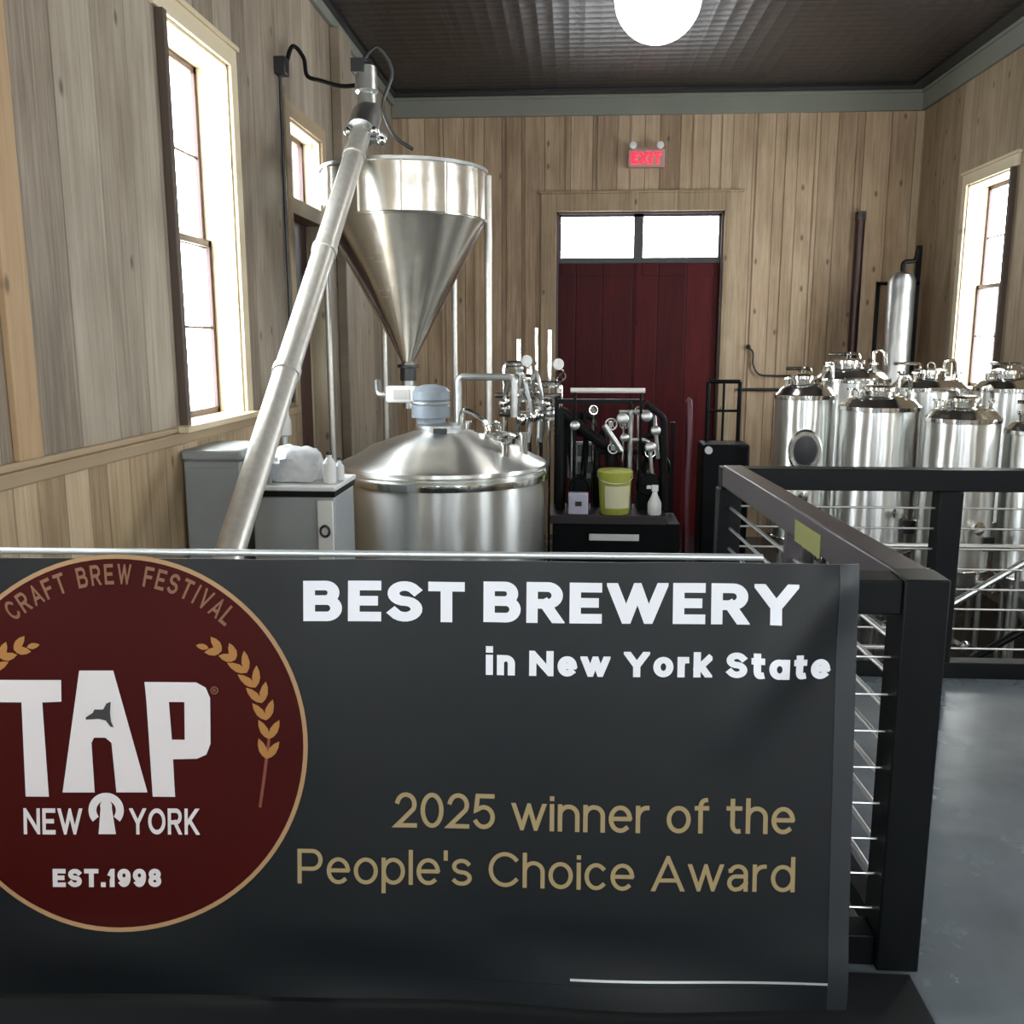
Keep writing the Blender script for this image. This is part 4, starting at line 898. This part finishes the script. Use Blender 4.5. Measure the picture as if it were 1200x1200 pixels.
# ---------------------------------------------------------------- things on and near the back wall
t = thing('narrow_tank', (3.84, 11.6, ZL), 'tall narrow grey steel cylinder in the far right corner', 'tank')
MB().lathe([(.10,.0), (.155,.05), (.155,3.30), (.12,3.37), (.05,3.40)], (3.84,11.6,ZL), 32).build('cylinder', 'dull', t)
MB().pipe([(3.84,11.6,2.29), (3.84,11.6,2.42), (3.98,11.6,2.42), (4.0,11.6,2.55)], .025).build('top_pipe', 'blackm', t)
t = thing('black_frame', (3.85, 11.85, ZL), 'black frame standing around the tall narrow cylinder', 'frame')
b = MB(); b.box((3.62,11.80,ZL), (3.66,11.84,2.2)); b.box((4.06,11.80,ZL), (4.12,11.84,2.62)); b.box((3.62,11.80,2.16), (4.12,11.84,2.2)); b.box((3.62,11.80,.9), (4.12,11.84,.94)); b.build('frame_bars', 'blackm', t)
t = thing('drain_pipe', (3.58, 12.4, ZL), 'dark upright pipe on the back wall near the right corner', 'pipe')
MB().cyl((3.58,12.5,ZL), (3.58,12.5,3.05), .055).build('pipe_run', 'sash', t); MB().box((3.53,12.45,3.0), (3.63,12.6,3.1)).build('bracket', 'dark', t)
t = thing('exit_sign', (.89, 12.56, 3.67), 'small red illuminated exit sign above the red double door', 'sign')
MB().box((.66, 12.50, 3.66), (1.12, 12.59, 3.88)).build('housing', 'exithouse', t, bevel=.01)
tb = text2d('EXIT', .70, 1.08, 3.70, .14, .26)
for v in tb.verts: v.co = Vector((v.co.x, 12.496, v.co.y))
mb = MB(); mb.b.free(); mb.b = tb; o = mb.build('lettering', 'exitred', t); o.modifiers.new('thick', 'SOLIDIFY').thickness = .004
for x in (.72, 1.06): MB().lathe([(.02,0), (.045,.03), (.045,.05), (.02,.055)], (x,12.53,3.92), 16, ax=(0,-1,.0)).build('lamp_head', 'lens', t)
MB().box((.70,12.52,3.88), (1.08,12.56,3.90)).build('lamp_bracket', 'exithouse', t)
t = thing('wall_hook', (2.5, 12.55, 1.0), 'thin dark pipe curling along the back wall right of the door', 'pipe')
MB().tube([(2.27,12.56,1.42), (2.33,12.55,1.36), (2.34,12.55,1.2), (2.42,12.55,1.08), (2.6,12.55,1.06), (2.95,12.55,1.06)], .012).build('pipe_run', 'dark', t)
MB().sphere((2.27,12.56,1.43), .03).build('end_knob', 'dark', t)
t = thing('wall_conduit', (2.5, 12.55, .88), 'straight dark conduit low on the back wall left of the tanks', 'pipe')
MB().cyl((2.15,12.57,.88), (2.95,12.57,.88), .02).build('pipe_run', 'dark', t)
# conduit, flood lamp and cable high on the left wall
t = thing('wall_conduit', (XL+.03, 7.7, 1.0), 'thin grey conduit running up the left wall before the side door', 'pipe')
MB().cyl((XL+.03,7.72,1.0), (XL+.03,7.72,3.55), .014, n=10).build('pipe_run', 'dark', t)
MB().box((XL,7.66,3.55), (XL+.09,7.78,3.68)).build('junction_box', 'dark', t, bevel=.006)
t = thing('hose_hook', (XL+.05, 7.9, 3.6), 'black hose looping from the left wall over to the auger head', 'hose')
MB().tube([(XL+.06,7.75,3.60), (XL+.10,7.85,3.80), (XL+.16,7.95,3.74), (XL+.17,8.0,3.62), (XL+.28,8.0,3.58), (-1.9,8.1,3.56), (-1.68,8.15,3.60)], .017, 8).build('hose_line', 'rubber', t)
t = thing('wall_post', (XL+.06, 9.9, ZL), 'weathered brown post on the left wall behind the kettle', 'post')
MB().box((XL, 9.45, ZL), (XL+.10, 9.9, ZC-.13)).build('post_board', 'wall_side', t, bevel=.01)
MB().box((XL+.0, 9.9, ZL), (XL+.06, 9.98, ZC-.13)).build('edge_strip', 'dark', t)

for o in list(bpy.data.objects):
    if '_o' in o: del o['_o']
